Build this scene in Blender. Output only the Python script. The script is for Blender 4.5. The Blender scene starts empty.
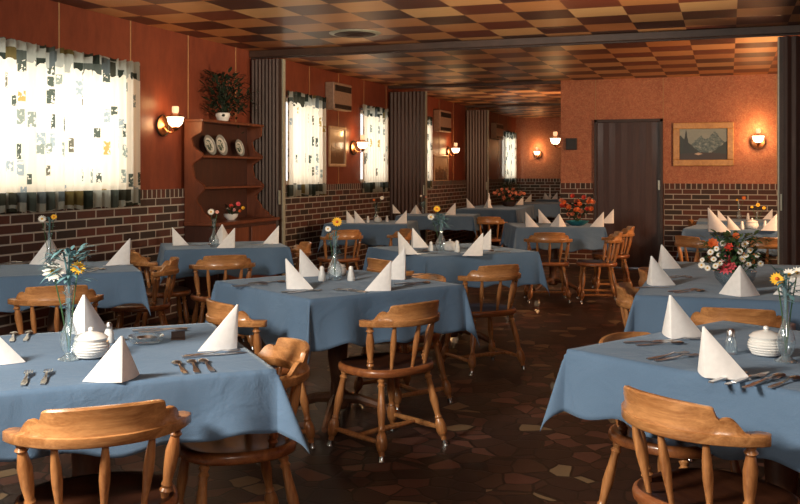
import bpy, bmesh, math, random
from mathutils import Vector, Matrix, noise
random.seed(7)
PI = math.pi
SC = bpy.context.scene
COL = SC.collection
def R(d): return math.radians(d)

# ------------------------------------------------------------------ camera model
F, HY = 940.0, 172.0
TH = math.atan(328.0/940.0)
CT, ST = math.cos(TH), math.sin(TH)
EYE, CEIL, TT = 1.37, 2.70, 0.75
def at(px, py, h):
    z = F*(EYE-h)/(py-HY); x = (px-400)*z/F
    return Vector((x*CT-z*ST, x*ST+z*CT, h))
def rz(a): return TH-R(a)            # heading measured clockwise from the viewing axis

cam = bpy.data.cameras.new('camera'); co = bpy.data.objects.new('camera', cam); COL.objects.link(co)
co.location = (0, 0, EYE); co.rotation_euler = (PI/2, 0, TH)
cam.sensor_width = 36; cam.lens = F/800*36; cam.shift_y = -0.1; cam.clip_end = 100
SC.camera = co

# ------------------------------------------------------------------ tagging helpers
def tag(o, label=None, cat=None, group=None, kind=None):
    if label: o['label'] = label
    if cat: o['category'] = cat
    if group: o['group'] = group
    if kind: o['kind'] = kind
    return o
def empty(name, loc=(0,0,0), rotz=0):
    o = bpy.data.objects.new(name, None); COL.objects.link(o)
    o.location = loc; o.rotation_euler = (0, 0, rotz); o.empty_display_size = .1
    return o
def copy_tree(o, parent=None):
    c = o.copy(); COL.objects.link(c)
    if parent: c.parent = parent
    for ch in list(o.children): copy_tree(ch, c)
    return c

# ------------------------------------------------------------------ mesh builder
class MB:
    def __init__(s): s.v=[]; s.f=[]; s.uv=[]; s.mi=[]
    def add(s, vs, fs, mi=0, uvs=None):
        b=len(s.v); s.v += [Vector(p) for p in vs]
        for i,f in enumerate(fs):
            s.f.append([b+k for k in f]); s.mi.append(mi)
            s.uv.append(uvs[i] if uvs else None)
        return s
    def box(s, x0,x1,y0,y1,z0,z1, mi=0):
        vs=[(x0,y0,z0),(x1,y0,z0),(x1,y1,z0),(x0,y1,z0),(x0,y0,z1),(x1,y0,z1),(x1,y1,z1),(x0,y1,z1)]
        return s.add(vs,[(0,3,2,1),(4,5,6,7),(0,1,5,4),(1,2,6,5),(2,3,7,6),(3,0,4,7)],mi)
    def lathe(s, prof, seg=16, p0=(0,0,0), p1=None, mi=0, cap=True, sx=1, sy=1):
        """prof: [(t or z, r)]; with p1 the axis runs p0->p1 and t is 0..1"""
        p0=Vector(p0)
        if p1 is None: ax=Vector((0,0,1)); L=1
        else: p1=Vector(p1); ax=(p1-p0); L=ax.length; ax.normalize()
        q=ax.to_track_quat('Z','Y') if p1 is not None else None
        vs=[];fs=[]
        for t,r in prof:
            for k in range(seg):
                a=2*PI*k/seg; v=Vector((r*math.cos(a)*sx, r*math.sin(a)*sy, t*L))
                vs.append(p0+(q@v if q else v))
        for i in range(len(prof)-1):
            for k in range(seg):
                a=i*seg+k; b=i*seg+(k+1)%seg
                fs.append((a,b,b+seg,a+seg))
        if cap:
            fs.append(tuple(reversed(range(seg)))); n=(len(prof)-1)*seg
            fs.append(tuple(range(n,n+seg)))
        return s.add(vs,fs,mi)
    def tube(s, pts, r, seg=6, mi=0):
        pts=[Vector(p) for p in pts]; rr=r if isinstance(r,(list,tuple)) else [r]*len(pts)
        vs=[];fs=[]
        for i,p in enumerate(pts):
            d=(pts[min(i+1,len(pts)-1)]-pts[max(i-1,0)]).normalized(); q=d.to_track_quat('Z','Y')
            for k in range(seg):
                a=2*PI*k/seg; vs.append(p+q@Vector((rr[i]*math.cos(a),rr[i]*math.sin(a),0)))
        for i in range(len(pts)-1):
            for k in range(seg):
                a=i*seg+k;b=i*seg+(k+1)%seg; fs.append((a,b,b+seg,a+seg))
        fs.append(tuple(reversed(range(seg)))); n=(len(pts)-1)*seg; fs.append(tuple(range(n,n+seg)))
        return s.add(vs,fs,mi)
    def sphere(s, c, r, seg=12, rings=8, sx=1, sy=1, sz=1, mi=0):
        c=Vector(c); prof=[]
        vs=[];fs=[]
        for i in range(rings+1):
            a=PI*i/rings; rr=max(r*math.sin(a),1e-4); z=-r*math.cos(a)
            for k in range(seg):
                b=2*PI*k/seg; vs.append(c+Vector((rr*math.cos(b)*sx,rr*math.sin(b)*sy,z*sz)))
        for i in range(rings):
            for k in range(seg):
                a=i*seg+k;b=i*seg+(k+1)%seg; fs.append((a,b,b+seg,a+seg))
        return s.add(vs,fs,mi)
    def mesh(s, name, mats, smooth=True, angle=35, weld=False):
        me=bpy.data.meshes.new(name); me.from_pydata([tuple(v) for v in s.v],[],s.f); me.update()
        if any(u for u in s.uv):
            ul=me.uv_layers.new(name='UVMap')
            for p,u in zip(me.polygons,s.uv):
                if u:
                    for li,c in zip(p.loop_indices,u): ul.data[li].uv=c
        for m in (mats if isinstance(mats,(list,tuple)) else [mats]): me.materials.append(m)
        for p,mi in zip(me.polygons,s.mi): p.material_index=mi
        if weld:
            bm=bmesh.new(); bm.from_mesh(me); bmesh.ops.remove_doubles(bm,verts=bm.verts,dist=1e-4); bm.to_mesh(me); bm.free()
        if smooth:
            me.polygons.foreach_set('use_smooth',[True]*len(me.polygons))
            try: me.set_sharp_from_angle(angle=R(angle))
            except Exception: pass
        return me
    def build(s, name, mats, parent=None, smooth=True, angle=35, weld=False, bevel=0, loc=None, rotz=0):
        o=bpy.data.objects.new(name, s.mesh(name,mats,smooth,angle,weld)); COL.objects.link(o)
        if parent: o.parent=parent
        if loc is not None: o.location=loc
        if rotz: o.rotation_euler=(0,0,rotz)
        if bevel:
            m=o.modifiers.new('bevel','BEVEL'); m.width=bevel; m.segments=2; m.limit_method='ANGLE'
        return o

# ------------------------------------------------------------------ materials
class NT:
    def __init__(s,name):
        s.m=bpy.data.materials.new(name); s.m.use_nodes=True; s.t=s.m.node_tree
        s.b=s.t.nodes['Principled BSDF']; s.out=s.t.nodes['Material Output']
    def n(s,typ,**kw):
        x=s.t.nodes.new(typ)
        for k,v in kw.items():
            if k.startswith('i_'): x.inputs[k[2:].replace('_',' ')].default_value=v
            else: setattr(x,k,v)
        return x
    def l(s,a,b): s.t.links.new(a,b)
    def math(s,op,a,b=None,clamp=False):
        x=s.t.nodes.new('ShaderNodeMath'); x.operation=op; x.use_clamp=clamp
        for i,v in enumerate((a,b)):
            if v is None: continue
            if isinstance(v,(int,float)): x.inputs[i].default_value=v
            else: s.l(v,x.inputs[i])
        return x.outputs[0]
    def mix(s,f,a,b,blend='MIX'):
        x=s.t.nodes.new('ShaderNodeMix'); x.data_type='RGBA'; x.blend_type=blend
        for i,v in ((0,f),(6,a),(7,b)):
            if isinstance(v,(int,float)): x.inputs[i].default_value=v
            elif isinstance(v,(tuple,list)): x.inputs[i].default_value=(*v,1) if len(v)==3 else v
            else: s.l(v,x.inputs[i])
        return x.outputs[2]
    def ramp(s,fac,stops,interp='LINEAR'):
        x=s.t.nodes.new('ShaderNodeValToRGB'); x.color_ramp.interpolation=interp
        e=x.color_ramp.elements
        while len(e)<len(stops): e.new(.5)
        for el,(p,c) in zip(e,stops): el.position=p; el.color=(*c,1)
        s.l(fac,x.inputs[0]); return x.outputs[0]
    def coord(s,kind='Object',scale=(1,1,1),rot=(0,0,0),loc=(0,0,0)):
        c=s.n('ShaderNodeTexCoord'); m=s.n('ShaderNodeMapping')
        m.inputs['Scale'].default_value=scale; m.inputs['Rotation'].default_value=rot; m.inputs['Location'].default_value=loc
        s.l(c.outputs[kind],m.inputs[0]); return m.outputs[0]
    def noise(s,vec,scale=5,detail=3,rough=.5,dist=0):
        x=s.n('ShaderNodeTexNoise'); x.inputs['Scale'].default_value=scale; x.inputs['Detail'].default_value=detail
        x.inputs['Roughness'].default_value=rough; x.inputs['Distortion'].default_value=dist
        s.l(vec,x.inputs['Vector']); return x.outputs[0]
    def bump(s,h,strength=.2,dist=.01):
        x=s.n('ShaderNodeBump'); x.inputs['Strength'].default_value=strength; x.inputs['Distance'].default_value=dist
        s.l(h,x.inputs['Height']); s.l(x.outputs[0],s.b.inputs['Normal']); return x
    def col(s,c):
        if isinstance(c,(tuple,list)): s.b.inputs['Base Color'].default_value=(*c,1)
        else: s.l(c,s.b.inputs['Base Color'])
    def set(s,**kw):
        for k,v in kw.items():
            i=s.b.inputs[k.replace('_',' ')]
            if isinstance(v,(int,float)): i.default_value=v
            elif isinstance(v,(tuple,list)): i.default_value=(*v,1)
            else: s.l(v,i)
        return s
def simple(name,c,rough=.5,metal=0,coat=0,emit=None,es=0,var=.12,vs=30):
    m=NT(name); v=m.coord(); n=m.noise(v,vs,2)
    lo=tuple(x*(1-var) for x in c); hi=tuple(min(1,x*(1+var)) for x in c)
    m.col(m.ramp(n,[(.3,lo),(.7,hi)])); m.set(Roughness=rough,Metallic=metal,Coat_Weight=coat)
    if emit: m.set(Emission_Color=emit,Emission_Strength=es)
    return m.m
def wood(name,c1,c2,rough=.3,coat=.3,axis=(2.2,22,22),sc=1.3,bump=.05):
    m=NT(name); v=m.coord('Object',axis)
    n=m.noise(v,sc,5,.6,1.2); n2=m.noise(m.coord('Object',tuple(a*4 for a in axis)),sc*2,3)
    f=m.math('ADD',m.math('MULTIPLY',n,.75),m.math('MULTIPLY',n2,.25))
    m.col(m.ramp(f,[(.34,c1),(.5,tuple((a+b)/2 for a,b in zip(c1,c2))),(.64,c2)]))
    m.set(Roughness=rough,Coat_Weight=coat,Coat_Roughness=.15); m.bump(n,bump,.003)
    return m.m
M={}
M['maple']=wood('maple_wood',(.27,.105,.032),(.55,.265,.10),.32,.35,(2.5,16,16),1.6)
M['maple_v']=wood('turned_maple_wood',(.24,.088,.028),(.50,.225,.08),.3,.4,(16,16,2.5),1.6)
M['seat']=wood('seat_wood',(.17,.05,.018),(.36,.13,.04),.34,.3,(2.5,16,16),1.6)
M['seattop']=wood('shade_darkened_seat',(.035,.012,.007),(.075,.026,.012),.3,.3,(2.5,16,16),1.6)  # shade on the seat tops put into the colour, darker than the rim
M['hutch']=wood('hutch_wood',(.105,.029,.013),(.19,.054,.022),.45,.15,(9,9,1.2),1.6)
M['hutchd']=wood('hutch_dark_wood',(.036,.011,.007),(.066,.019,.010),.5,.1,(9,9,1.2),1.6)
M['tableleg']=wood('table_wood',(.08,.03,.014),(.15,.06,.025),.5,.1,(12,12,2),1.6)
M['steel']=simple('table_steel',(.55,.56,.58),.30,1,0,var=.05)
M['chrome']=simple('foot_metal',(.55,.6,.62),.25,1)
M['brass']=simple('aged_copper',(.30,.12,.05),.3,.9)
M['darkiron']=simple('dark_iron',(.03,.025,.02),.5,.4)
M['china']=simple('white_china',(.78,.78,.76),.25,0,.4,var=.03)
M['turq']=simple('turquoise_glaze',(.05,.30,.36),.25,0,.4)
M['green']=simple('leaf_green',(.035,.10,.035),.55,var=.4,vs=14)
M['bluegreen']=simple('bluish_fern_green',(.11,.24,.27),.6,var=.35,vs=14)
M['dgreen']=simple('dark_leaf_green',(.014,.03,.016),.6,var=.4,vs=14)
M['yellow']=simple('yellow_petal',(.85,.48,.03),.6)
M['orange']=simple('orange_petal',(.70,.14,.03),.6)
M['red']=simple('red_petal',(.62,.05,.03),.6)
M['pink']=simple('pink_petal',(.75,.10,.13),.6)
M['rose']=simple('pale_pink_petal',(.75,.35,.33),.6)
M['dusty']=simple('dusty_orange_petal',(.42,.13,.07),.6)
M['white']=simple('white_petal',(.85,.83,.76),.6)
M['dark']=simple('dark_trim',(.035,.017,.012),.5)
M['beam']=simple('dark_brown_track',(.055,.028,.018),.45,var=.2,vs=8)
M['beige']=simple('beige_enamel',(.30,.19,.13),.45)
M['grille']=simple('black_grille',(.012,.011,.010),.5)
M['pale']=simple('pale_metal_strip',(.45,.45,.36),.35,.3)
M['salt']=simple('white_shaker_glass',(.72,.74,.74),.3)
M['frame_gold']=wood('gilt_picture_frame',(.42,.20,.05),(.62,.34,.10),.45,.2,(6,6,6),2)
M['frame_pale']=wood('pale_picture_frame',(.42,.25,.14),(.58,.38,.22),.45,.2,(6,6,6),2)
M['lamp']=simple('lit_opal_glass',(.9,.85,.75),.3,emit=(1,.78,.50),es=5,var=.02)
M['lampdim']=simple('chimney_glass',(.8,.6,.4),.3,emit=(1,.62,.32),es=.9,var=.02)
M['winframe']=simple('window_frame_paint',(.5,.47,.42),.5)

def cloth_mat():
    m=NT('blue_tablecloth'); v=m.coord()
    w=m.noise(v,1.6,3,.5); fine=m.noise(m.coord('Object',(1,1,1)),260,2)
    c=m.ramp(w,[(.3,(.092,.155,.245)),(.7,(.125,.200,.305))])
    m.col(m.mix(m.math('MULTIPLY',fine,.25),c,(.045,.085,.16))); m.set(Roughness=.9,Specular_IOR_Level=.2,Sheen_Weight=.20,Sheen_Roughness=.4,Sheen_Tint=(.75,.88,1))
    cr=m.noise(m.coord('Object',(1,1,1)),5,3,.55,1.5)
    m.bump(m.math('ADD',m.math('MULTIPLY',fine,.12),m.math('MULTIPLY',cr,1.6)),.35,.012); return m.m
M['cloth']=cloth_mat()
def napkin_mat():
    m=NT('white_napkin_linen'); n=m.noise(m.coord(),40,3)
    m.col(m.ramp(n,[(.3,(.80,.79,.78)),(.7,(.88,.87,.86))])); m.set(Roughness=.85); m.bump(n,.15,.002); return m.m
M['napkin']=napkin_mat()
def glass_mat(name,tint,mixv=.12,body=0):
    m=NT(name); m.t.nodes.remove(m.b)
    tr=m.n('ShaderNodeBsdfTransparent'); tr.inputs[0].default_value=(*tint,1)
    gl=m.n('ShaderNodeBsdfGlossy'); gl.inputs['Roughness'].default_value=.06
    lw=m.n('ShaderNodeLayerWeight'); lw.inputs[0].default_value=.35
    f=m.math('ADD',m.math('MULTIPLY',lw.outputs['Facing'],.55),mixv,True)
    if body:
        df=m.n('ShaderNodeBsdfDiffuse'); df.inputs[0].default_value=(.62,.76,.84,1); m0=m.n('ShaderNodeMixShader'); m0.inputs[0].default_value=body
        m.l(tr.outputs[0],m0.inputs[1]); m.l(df.outputs[0],m0.inputs[2]); tr=m0
    mx=m.n('ShaderNodeMixShader'); m.l(f,mx.inputs[0]); m.l(tr.outputs[0],mx.inputs[1]); m.l(gl.outputs[0],mx.inputs[2])
    m.l(mx.outputs[0],m.out.inputs[0]); return m.m
M['glass']=glass_mat('clear_glass',(.86,.93,.97),.12,.13)
M['pane']=glass_mat('window_glass',(.95,.97,.97),.03)

def wall_mat(name,c1,c2,swirl=0,groove=None,ax='Y'):
    m=NT(name); v=m.coord('Object',(1,1,.35) if not swirl else (1,1,1))
    n=m.noise(v,14 if not swirl else 9,5,.65,0 if not swirl else 2.5)
    n2=m.noise(m.coord('Object',(1,1,1)),1.1,2)
    f=m.math('ADD',m.math('MULTIPLY',n,.6),m.math('MULTIPLY',n2,.4))
    c=m.ramp(f,[(.38,c1),(.62,c2)])
    if swirl:
        sp=m.noise(m.coord('Object',(1,1,1)),55,4,.7,1.5); c=m.mix(m.math('MULTIPLY',m.math('GREATER_THAN',sp,.53),.38),c,(.62,.36,.18))
    m.col(c); m.set(Roughness=.62 if swirl else .45); m.bump(n,.25 if swirl else .1,.006)
    return m.m
M['panel']=wall_mat('red_brown_wall_panel',(.145,.031,.016),(.215,.050,.023))
M['ply']=wall_mat('swirled_plywood_panel',(.29,.082,.042),(.48,.17,.085),1)
M['groove']=simple('panel_seam',(.40,.22,.10),.6)

def brick_mat():
    m=NT('brown_brick'); uv=m.n('ShaderNodeUVMap'); uv.uv_map='UVMap'
    b=m.n('ShaderNodeTexBrick'); m.l(uv.outputs[0],b.inputs['Vector'])
    b.offset=.5; b.squash=1
    b.inputs['Color1'].default_value=(.125,.036,.023,1); b.inputs['Color2'].default_value=(.034,.026,.022,1)
    b.inputs['Mortar'].default_value=(.40,.37,.33,1); b.inputs['Scale'].default_value=1
    b.inputs['Mortar Size'].default_value=.0068; b.inputs['Mortar Smooth'].default_value=.1; b.inputs['Bias'].default_value=0
    b.inputs['Brick Width'].default_value=.245; b.inputs['Row Height'].default_value=.0725
    n=m.noise(m.coord(),28,4)
    c=m.mix(m.math('MULTIPLY',m.math('SUBTRACT',1,b.outputs['Fac']),m.math('MULTIPLY',n,.45)),b.outputs['Color'],(.02,.012,.010))
    m.col(c); m.set(Roughness=.75)
    h=m.math('ADD',m.math('MULTIPLY',b.outputs['Fac'],-1),m.math('MULTIPLY',n,.25)); m.bump(h,.6,.006); return m.m
M['brick']=brick_mat()

def ceil_mat():
    m=NT('parquet_ceiling_tile'); s=.4357
    v=m.coord('Object',(1/s,1/s,1),(0,0,0),(-.07/s,-.30/s,0))
    fl=m.n('ShaderNodeVectorMath',operation='FLOOR'); m.l(v,fl.inputs[0])
    wn=m.n('ShaderNodeTexWhiteNoise'); wn.noise_dimensions='2D'; m.l(fl.outputs[0],wn.inputs['Vector'])
    ck=m.n('ShaderNodeTexChecker'); ck.inputs['Scale'].default_value=1
    sh=m.n('ShaderNodeVectorMath',operation='MULTIPLY'); m.l(v,sh.inputs[0]); sh.inputs[1].default_value=(1,1,0)
    ad=m.n('ShaderNodeVectorMath',operation='ADD'); m.l(sh.outputs[0],ad.inputs[0]); ad.inputs[1].default_value=(0,0,.5)
    m.l(ad.outputs[0],ck.inputs['Vector'])
    light=m.ramp(wn.outputs[0],[(0,(.50,.19,.06)),(.5,(.66,.33,.13)),(1,(.78,.46,.20))])
    dark=m.ramp(wn.outputs[0],[(0,(.035,.012,.009)),(.5,(.08,.022,.013)),(1,(.20,.045,.020))])
    c=m.mix(ck.outputs['Fac'],light,dark)
    g=m.noise(m.coord('Object',(3,40,1)),1.5,4,.6); c=m.mix(m.math('MULTIPLY',g,.35),c,(.10,.03,.015))
    m.col(c); m.set(Roughness=.42,Coat_Weight=.05,Coat_Roughness=.3); m.bump(g,.15,.004); return m.m
M['ceiling']=ceil_mat()

def floor_mat():
    m=NT('flagstone_vinyl'); v=m.coord('Object',(1,1,1))
    nz=m.n('ShaderNodeTexNoise'); nz.inputs['Scale'].default_value=3; m.l(v,nz.inputs['Vector'])
    w=m.n('ShaderNodeVectorMath',operation='MULTIPLY_ADD'); m.l(nz.outputs[1],w.inputs[0]); w.inputs[1].default_value=(.10,.10,0); m.l(v,w.inputs[2])
    a=m.n('ShaderNodeTexVoronoi'); a.feature='F1'; a.inputs['Scale'].default_value=7.6; m.l(w.outputs[0],a.inputs['Vector'])
    e=m.n('ShaderNodeTexVoronoi'); e.feature='DISTANCE_TO_EDGE'; e.inputs['Scale'].default_value=7.6; m.l(w.outputs[0],e.inputs['Vector'])
    sep=m.n('ShaderNodeSeparateColor'); m.l(a.outputs['Color'],sep.inputs[0])
    c=m.ramp(sep.outputs[0],[(0,(.022,.010,.008)),(.34,(.040,.017,.012)),(.55,(.095,.036,.025)),(.70,(.050,.022,.014)),(.84,(.15,.062,.042)),(.93,(.22,.155,.085))],'CONSTANT')
    n=m.noise(v,30,3); c=m.mix(m.math('MULTIPLY',n,.3),c,(.03,.014,.009))
    ed=m.math('LESS_THAN',e.outputs[0],.045); c=m.mix(ed,c,(.012,.007,.005))
    m.col(c); m.set(Roughness=.50,Coat_Weight=.03)
    m.bump(m.math('MINIMUM',e.outputs[0],.06),.5,.03); return m.m
M['floor']=floor_mat()

def curtain_mat():
    m=NT('printed_curtain'); uv=m.n('ShaderNodeUVMap'); uv.uv_map='UVMap'
    sx=m.n('ShaderNodeSeparateXYZ'); m.l(uv.outputs[0],sx.inputs[0])
    def motif(scale,thr,dist,off):
        mp=m.n('ShaderNodeMapping'); mp.inputs['Scale'].default_value=(scale,scale*.8,1); mp.inputs['Location'].default_value=off
        m.l(uv.outputs[0],mp.inputs[0])
        vo=m.n('ShaderNodeTexVoronoi'); vo.distance='CHEBYCHEV'; vo.inputs['Scale'].default_value=1; vo.inputs['Randomness'].default_value=.55
        m.l(mp.outputs[0],vo.inputs['Vector'])
        sc=m.n('ShaderNodeSeparateColor'); m.l(vo.outputs['Color'],sc.inputs[0])
        inn=m.math('LESS_THAN',vo.outputs['Distance'],dist); on=m.math('GREATER_THAN',sc.outputs[0],thr)
        col=m.ramp(sc.outputs[1],[(0,(.09,.11,.09)),(.28,(.28,.32,.28)),(.5,(.50,.36,.12)),(.60,(.16,.15,.11)),(.8,(.36,.42,.44))],'CONSTANT')
        return m.math('MULTIPLY',inn,on),col
    k1,c1=motif(6.4,.05,.26,(0,0,0)); k2,c2=motif(7.5,.25,.21,(3.3,1.7,0))
    kb,cb=motif(7,.15,.46,(1.1,7.7,0))
    blot=m.noise(uv.outputs[0],38,2); bm=m.math('GREATER_THAN',blot,.44)
    base=(.86,.79,.66)
    c=m.mix(m.math('MULTIPLY',k1,bm),base,c1); c=m.mix(m.math('MULTIPLY',k2,bm),c,c2)
    wv=m.math('MULTIPLY',m.math('SUBTRACT',m.noise(uv.outputs[0],11,1),.5),.16)
    hi=m.math('GREATER_THAN',m.math('ADD',sx.outputs[1],wv),1.0); lo=m.math('LESS_THAN',sx.outputs[1],.13)
    band=m.math('MAXIMUM',hi,lo)
    cbn=m.mix(kb,(.40,.41,.36),m.mix(.72,cb,(.015,.02,.015)))
    c=m.mix(band,c,cbn)
    d=m.n('ShaderNodeBsdfDiffuse'); t=m.n('ShaderNodeBsdfTranslucent'); m.l(c,d.inputs[0]); m.l(c,t.inputs[0])
    mx=m.n('ShaderNodeMixShader'); mx.inputs[0].default_value=.6; m.l(d.outputs[0],mx.inputs[1]); m.l(t.outputs[0],mx.inputs[2])
    m.l(mx.outputs[0],m.out.inputs[0]); return m.m
M['curtain']=curtain_mat()

def accordion_mat():
    m=NT('accordion_vinyl'); n=m.noise(m.coord('Object',(60,60,1)),1,3)
    m.col(m.ramp(n,[(.3,(.034,.016,.012)),(.7,(.066,.030,.022))])); m.set(Roughness=.4); return m.m
M['accordion']=accordion_mat()
M['folddoor']=wood('folding_door_wood',(.033,.012,.009),(.062,.022,.015),.5,.05,(14,14,1.2),1.5)
def landscape_mat():
    m=NT('mountain_landscape_painting'); uv=m.n('ShaderNodeUVMap'); uv.uv_map='UVMap'
    s=m.n('ShaderNodeSeparateXYZ'); m.l(uv.outputs[0],s.inputs[0]); u,v=s.outputs[0],s.outputs[1]
    nz=m.noise(uv.outputs[0],5,6,.65)
    def over(base,h,wid,col,cen,amp=.16):
        d=m.math('ABSOLUTE',m.math('SUBTRACT',u,cen)); prof=m.math('SUBTRACT',h,m.math('MULTIPLY',d,wid))
        prof=m.math('ADD',prof,m.math('MULTIPLY',m.math('SUBTRACT',nz,.5),amp))
        return m.mix(m.math('LESS_THAN',v,prof),base,col)
    c=m.mix(nz,(.34,.36,.30),(.16,.22,.22))
    rock=m.ramp(m.noise(uv.outputs[0],13,5,.7),[(.40,(.035,.075,.085)),(.55,(.13,.19,.19)),(.66,(.36,.38,.33))])
    c=over(c,.93,1.9,rock,.74); c=over(c,.80,1.5,rock,.46); c=over(c,.70,1.1,rock,.60)
    c=over(c,.66,1.15,(.018,.035,.032),1.05); c=over(c,.78,1.35,(.014,.024,.020),.02)
    c=over(c,1.0,9.0,(.010,.018,.015),.14,.3); c=over(c,.24,.1,(.030,.018,.012),.5)
    d=m.math('ADD',m.math('MULTIPLY',m.math('ABSOLUTE',m.math('SUBTRACT',u,.40)),.5),m.math('ABSOLUTE',m.math('SUBTRACT',v,.19)))
    c=m.mix(m.math('LESS_THAN',d,.045),c,(.50,.38,.28))
    m.col(c); m.set(Roughness=.4); return m.m
M['landscape']=landscape_mat()
def print_mat():
    m=NT('faded_print'); uv=m.n('ShaderNodeUVMap'); uv.uv_map='UVMap'
    s=m.n('ShaderNodeSeparateXYZ'); m.l(uv.outputs[0],s.inputs[0]); nz=m.noise(uv.outputs[0],6,5,.6)
    f=m.math('ADD',s.outputs[1],m.math('MULTIPLY',m.math('SUBTRACT',nz,.5),.6))
    m.col(m.ramp(f,[(.2,(.16,.09,.05)),(.45,(.26,.15,.08)),(.55,(.60,.40,.22)),(.9,(.70,.52,.34))])); m.set(Roughness=.25,Coat_Weight=.6); return m.m
M['print']=print_mat()
def plate_mat():
    m=NT('decorated_china'); v=m.coord('Object'); ln=m.n('ShaderNodeVectorMath',operation='LENGTH'); m.l(v,ln.inputs[0])
    n=m.noise(v,45,3); r=ln.outputs['Value']
    inner=m.math('LESS_THAN',r,.055); green=m.mix(m.math('GREATER_THAN',n,.5),(.55,.56,.50),(.08,.12,.10))
    c=m.mix(inner,(.62,.62,.57),green); rim=m.math('GREATER_THAN',r,.074); c=m.mix(m.math('MULTIPLY',rim,.7),c,(.10,.12,.12))
    m.col(c); m.set(Roughness=.2,Coat_Weight=.4); return m.m
M['plate']=plate_mat()

# ------------------------------------------------------------------ the setting
XL, XR, Y0, YE = -4.96, 2.6, -2.2, 22.9
Y1, Y2, Y3, XC = 9.25, 13.70, 18.20, -2.30
BT = 1.21          # brick top
def struct(o): o['kind']='structure'; return o
struct(MB().box(XL-.3,XR+.3,Y0-.3,YE+.3,-.1,0).build('floor',M['floor'],smooth=False))
struct(MB().box(XL-.3,XR+.3,Y0-.3,YE+.3,CEIL,CEIL+.1).build('ceiling',M['ceiling'],smooth=False))
# left wall with window openings
wins=[(0.9,2.9),(4.55,6.97),(10.10,11.05),(12.50,13.45),(15.05,15.72),(21.48,22.62)]  # first opening is an unseen window added as a light source
WZ0,WZ1=1.22,2.26
lw=MB(); y=Y0-.3
for a,b in wins:
    lw.box(XL-.18,XL,y,a,0,CEIL); lw.box(XL-.18,XL,a,b,0,WZ0); lw.box(XL-.18,XL,a,b,WZ1,CEIL); y=b
lw.box(XL-.18,XL,y,YE+.3,0,CEIL)
wl=struct(lw.build('wall_left',M['panel'],smooth=False))
g=MB()
yy=5.12-.93*6
while yy<22.8:
    if Y0<yy: g.box(XL,XL+.004,yy-.006,yy+.006,BT,CEIL)
    yy+=.935
g.build('panel_seam',M['groove'],wl,smooth=False)
# brick wainscot with uv in metres and a row of upright bricks on top
def brick_panel(name,parent,p0,p1,nrm,z1=BT):
    p0=Vector(p0);p1=Vector(p1);n=Vector(nrm)*.035; L=(p1-p0).length; m=MB()
    zs=z1-.078
    def quad(a,b,c,d,uvs): m.add([a,b,c,d],[(0,1,2,3)],0,[uvs])
    up=Vector((0,0,1))
    A=p0+n;B=p1+n
    quad(A,B,B+up*zs,A+up*zs,[(0,-zs),(L,-zs),(L,0),(0,0)])
    # upright course: uv turned by a quarter so every brick stands on end
    quad(A+up*zs,B+up*zs,B+up*z1,A+up*z1,[(.006,0),(.006,L),(.117,L),(.117,0)])
    quad(A+up*z1,B+up*z1,p1+up*z1,p0+up*z1,[(.006,0),(.006,L),(.117,L),(.117,0)])
    quad(p0,A,A+up*z1,p0+up*z1,[(0,-z1),(.035,-z1),(.035,0),(0,0)])
    quad(B,p1,p1+up*z1,B+up*z1,[(0,-z1),(.035,-z1),(.035,0),(0,0)])
    return m.build(name,M['brick'],parent,smooth=False)
brick_panel('brick_wainscot',wl,(XL,Y0,0),(XL,YE,0),(1,0,0))
for i,(a,b) in enumerate(wins):
    fr=MB(); t=.045
    fr.box(XL-.14,XL-.05,a,a+t,WZ0,WZ1).box(XL-.14,XL-.05,b-t,b,WZ0,WZ1).box(XL-.14,XL-.05,a,b,WZ0,WZ0+t).box(XL-.14,XL-.05,a,b,WZ1-t,WZ1)
    fr.box(XL-.13,XL-.07,(a+b)/2-.02,(a+b)/2+.02,WZ0,WZ1)
    w=struct(fr.build('window_%d'%(i+1),M['winframe'],smooth=False))
    MB().add([(XL-.1,a,WZ0),(XL-.1,b,WZ0),(XL-.1,b,WZ1),(XL-.1,a,WZ1)],[(0,1,2,3)]).build('pane',M['pane'],w,smooth=False)
# right and rear walls of the near room
struct(MB().box(XR,XR+.15,Y0-.3,YE+.3,0,CEIL).build('wall_right',M['panel'],smooth=False))
wr=struct(MB().box(XL,XR,Y0-.15,Y0,0,CEIL).build('wall_rear',M['panel'],smooth=False))
# back wall (plywood) with folding-door opening
DX0,DX1,DH=-1.79,-.885,2.08
bw=MB().box(XC,DX0,Y2,Y2+.15,0,CEIL).box(DX0,DX1,Y2,Y2+.15,DH+.02,CEIL).box(DX1,XR,Y2,Y2+.15,0,CEIL)
wb=struct(bw.build('wall_back',M['ply'],smooth=False))
brick_panel('brick_wainscot',wb,(XC,Y2,0),(DX0-.04,Y2,0),(0,-1,0)); brick_panel('brick_wainscot',wb,(DX1+.04,Y2,0),(XR,Y2,0),(0,-1,0))
g=MB()
for x in (-1.80,-.86,.62): g.box(x-.005,x+.005,Y2-.004,Y2,DH+.03 if x<-.8 else BT,CEIL)
g.build('panel_seam',M['groove'],wb,smooth=False)
fr=MB().box(DX0-.022,DX0+.012,Y2-.05,Y2+.1,0,DH+.04).box(DX1-.012,DX1+.022,Y2-.05,Y2+.1,0,DH+.04).box(DX0-.022,DX1+.022,Y2-.05,Y2+.1,DH,DH+.04)
struct(fr.build('trim_1',M['dark'],smooth=False))
# return wall and the far end wall
struct(MB().box(XC,XC+.15,Y2+.15,YE,0,CEIL).build('wall_return',M['ply'],smooth=False))
we=struct(MB().box(XL,XC,YE,YE+.15,0,CEIL).build('wall_end',M['ply'],smooth=False))
brick_panel('brick_wainscot',we,(XL,YE,0),(XC,YE,0),(0,-1,0))
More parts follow.
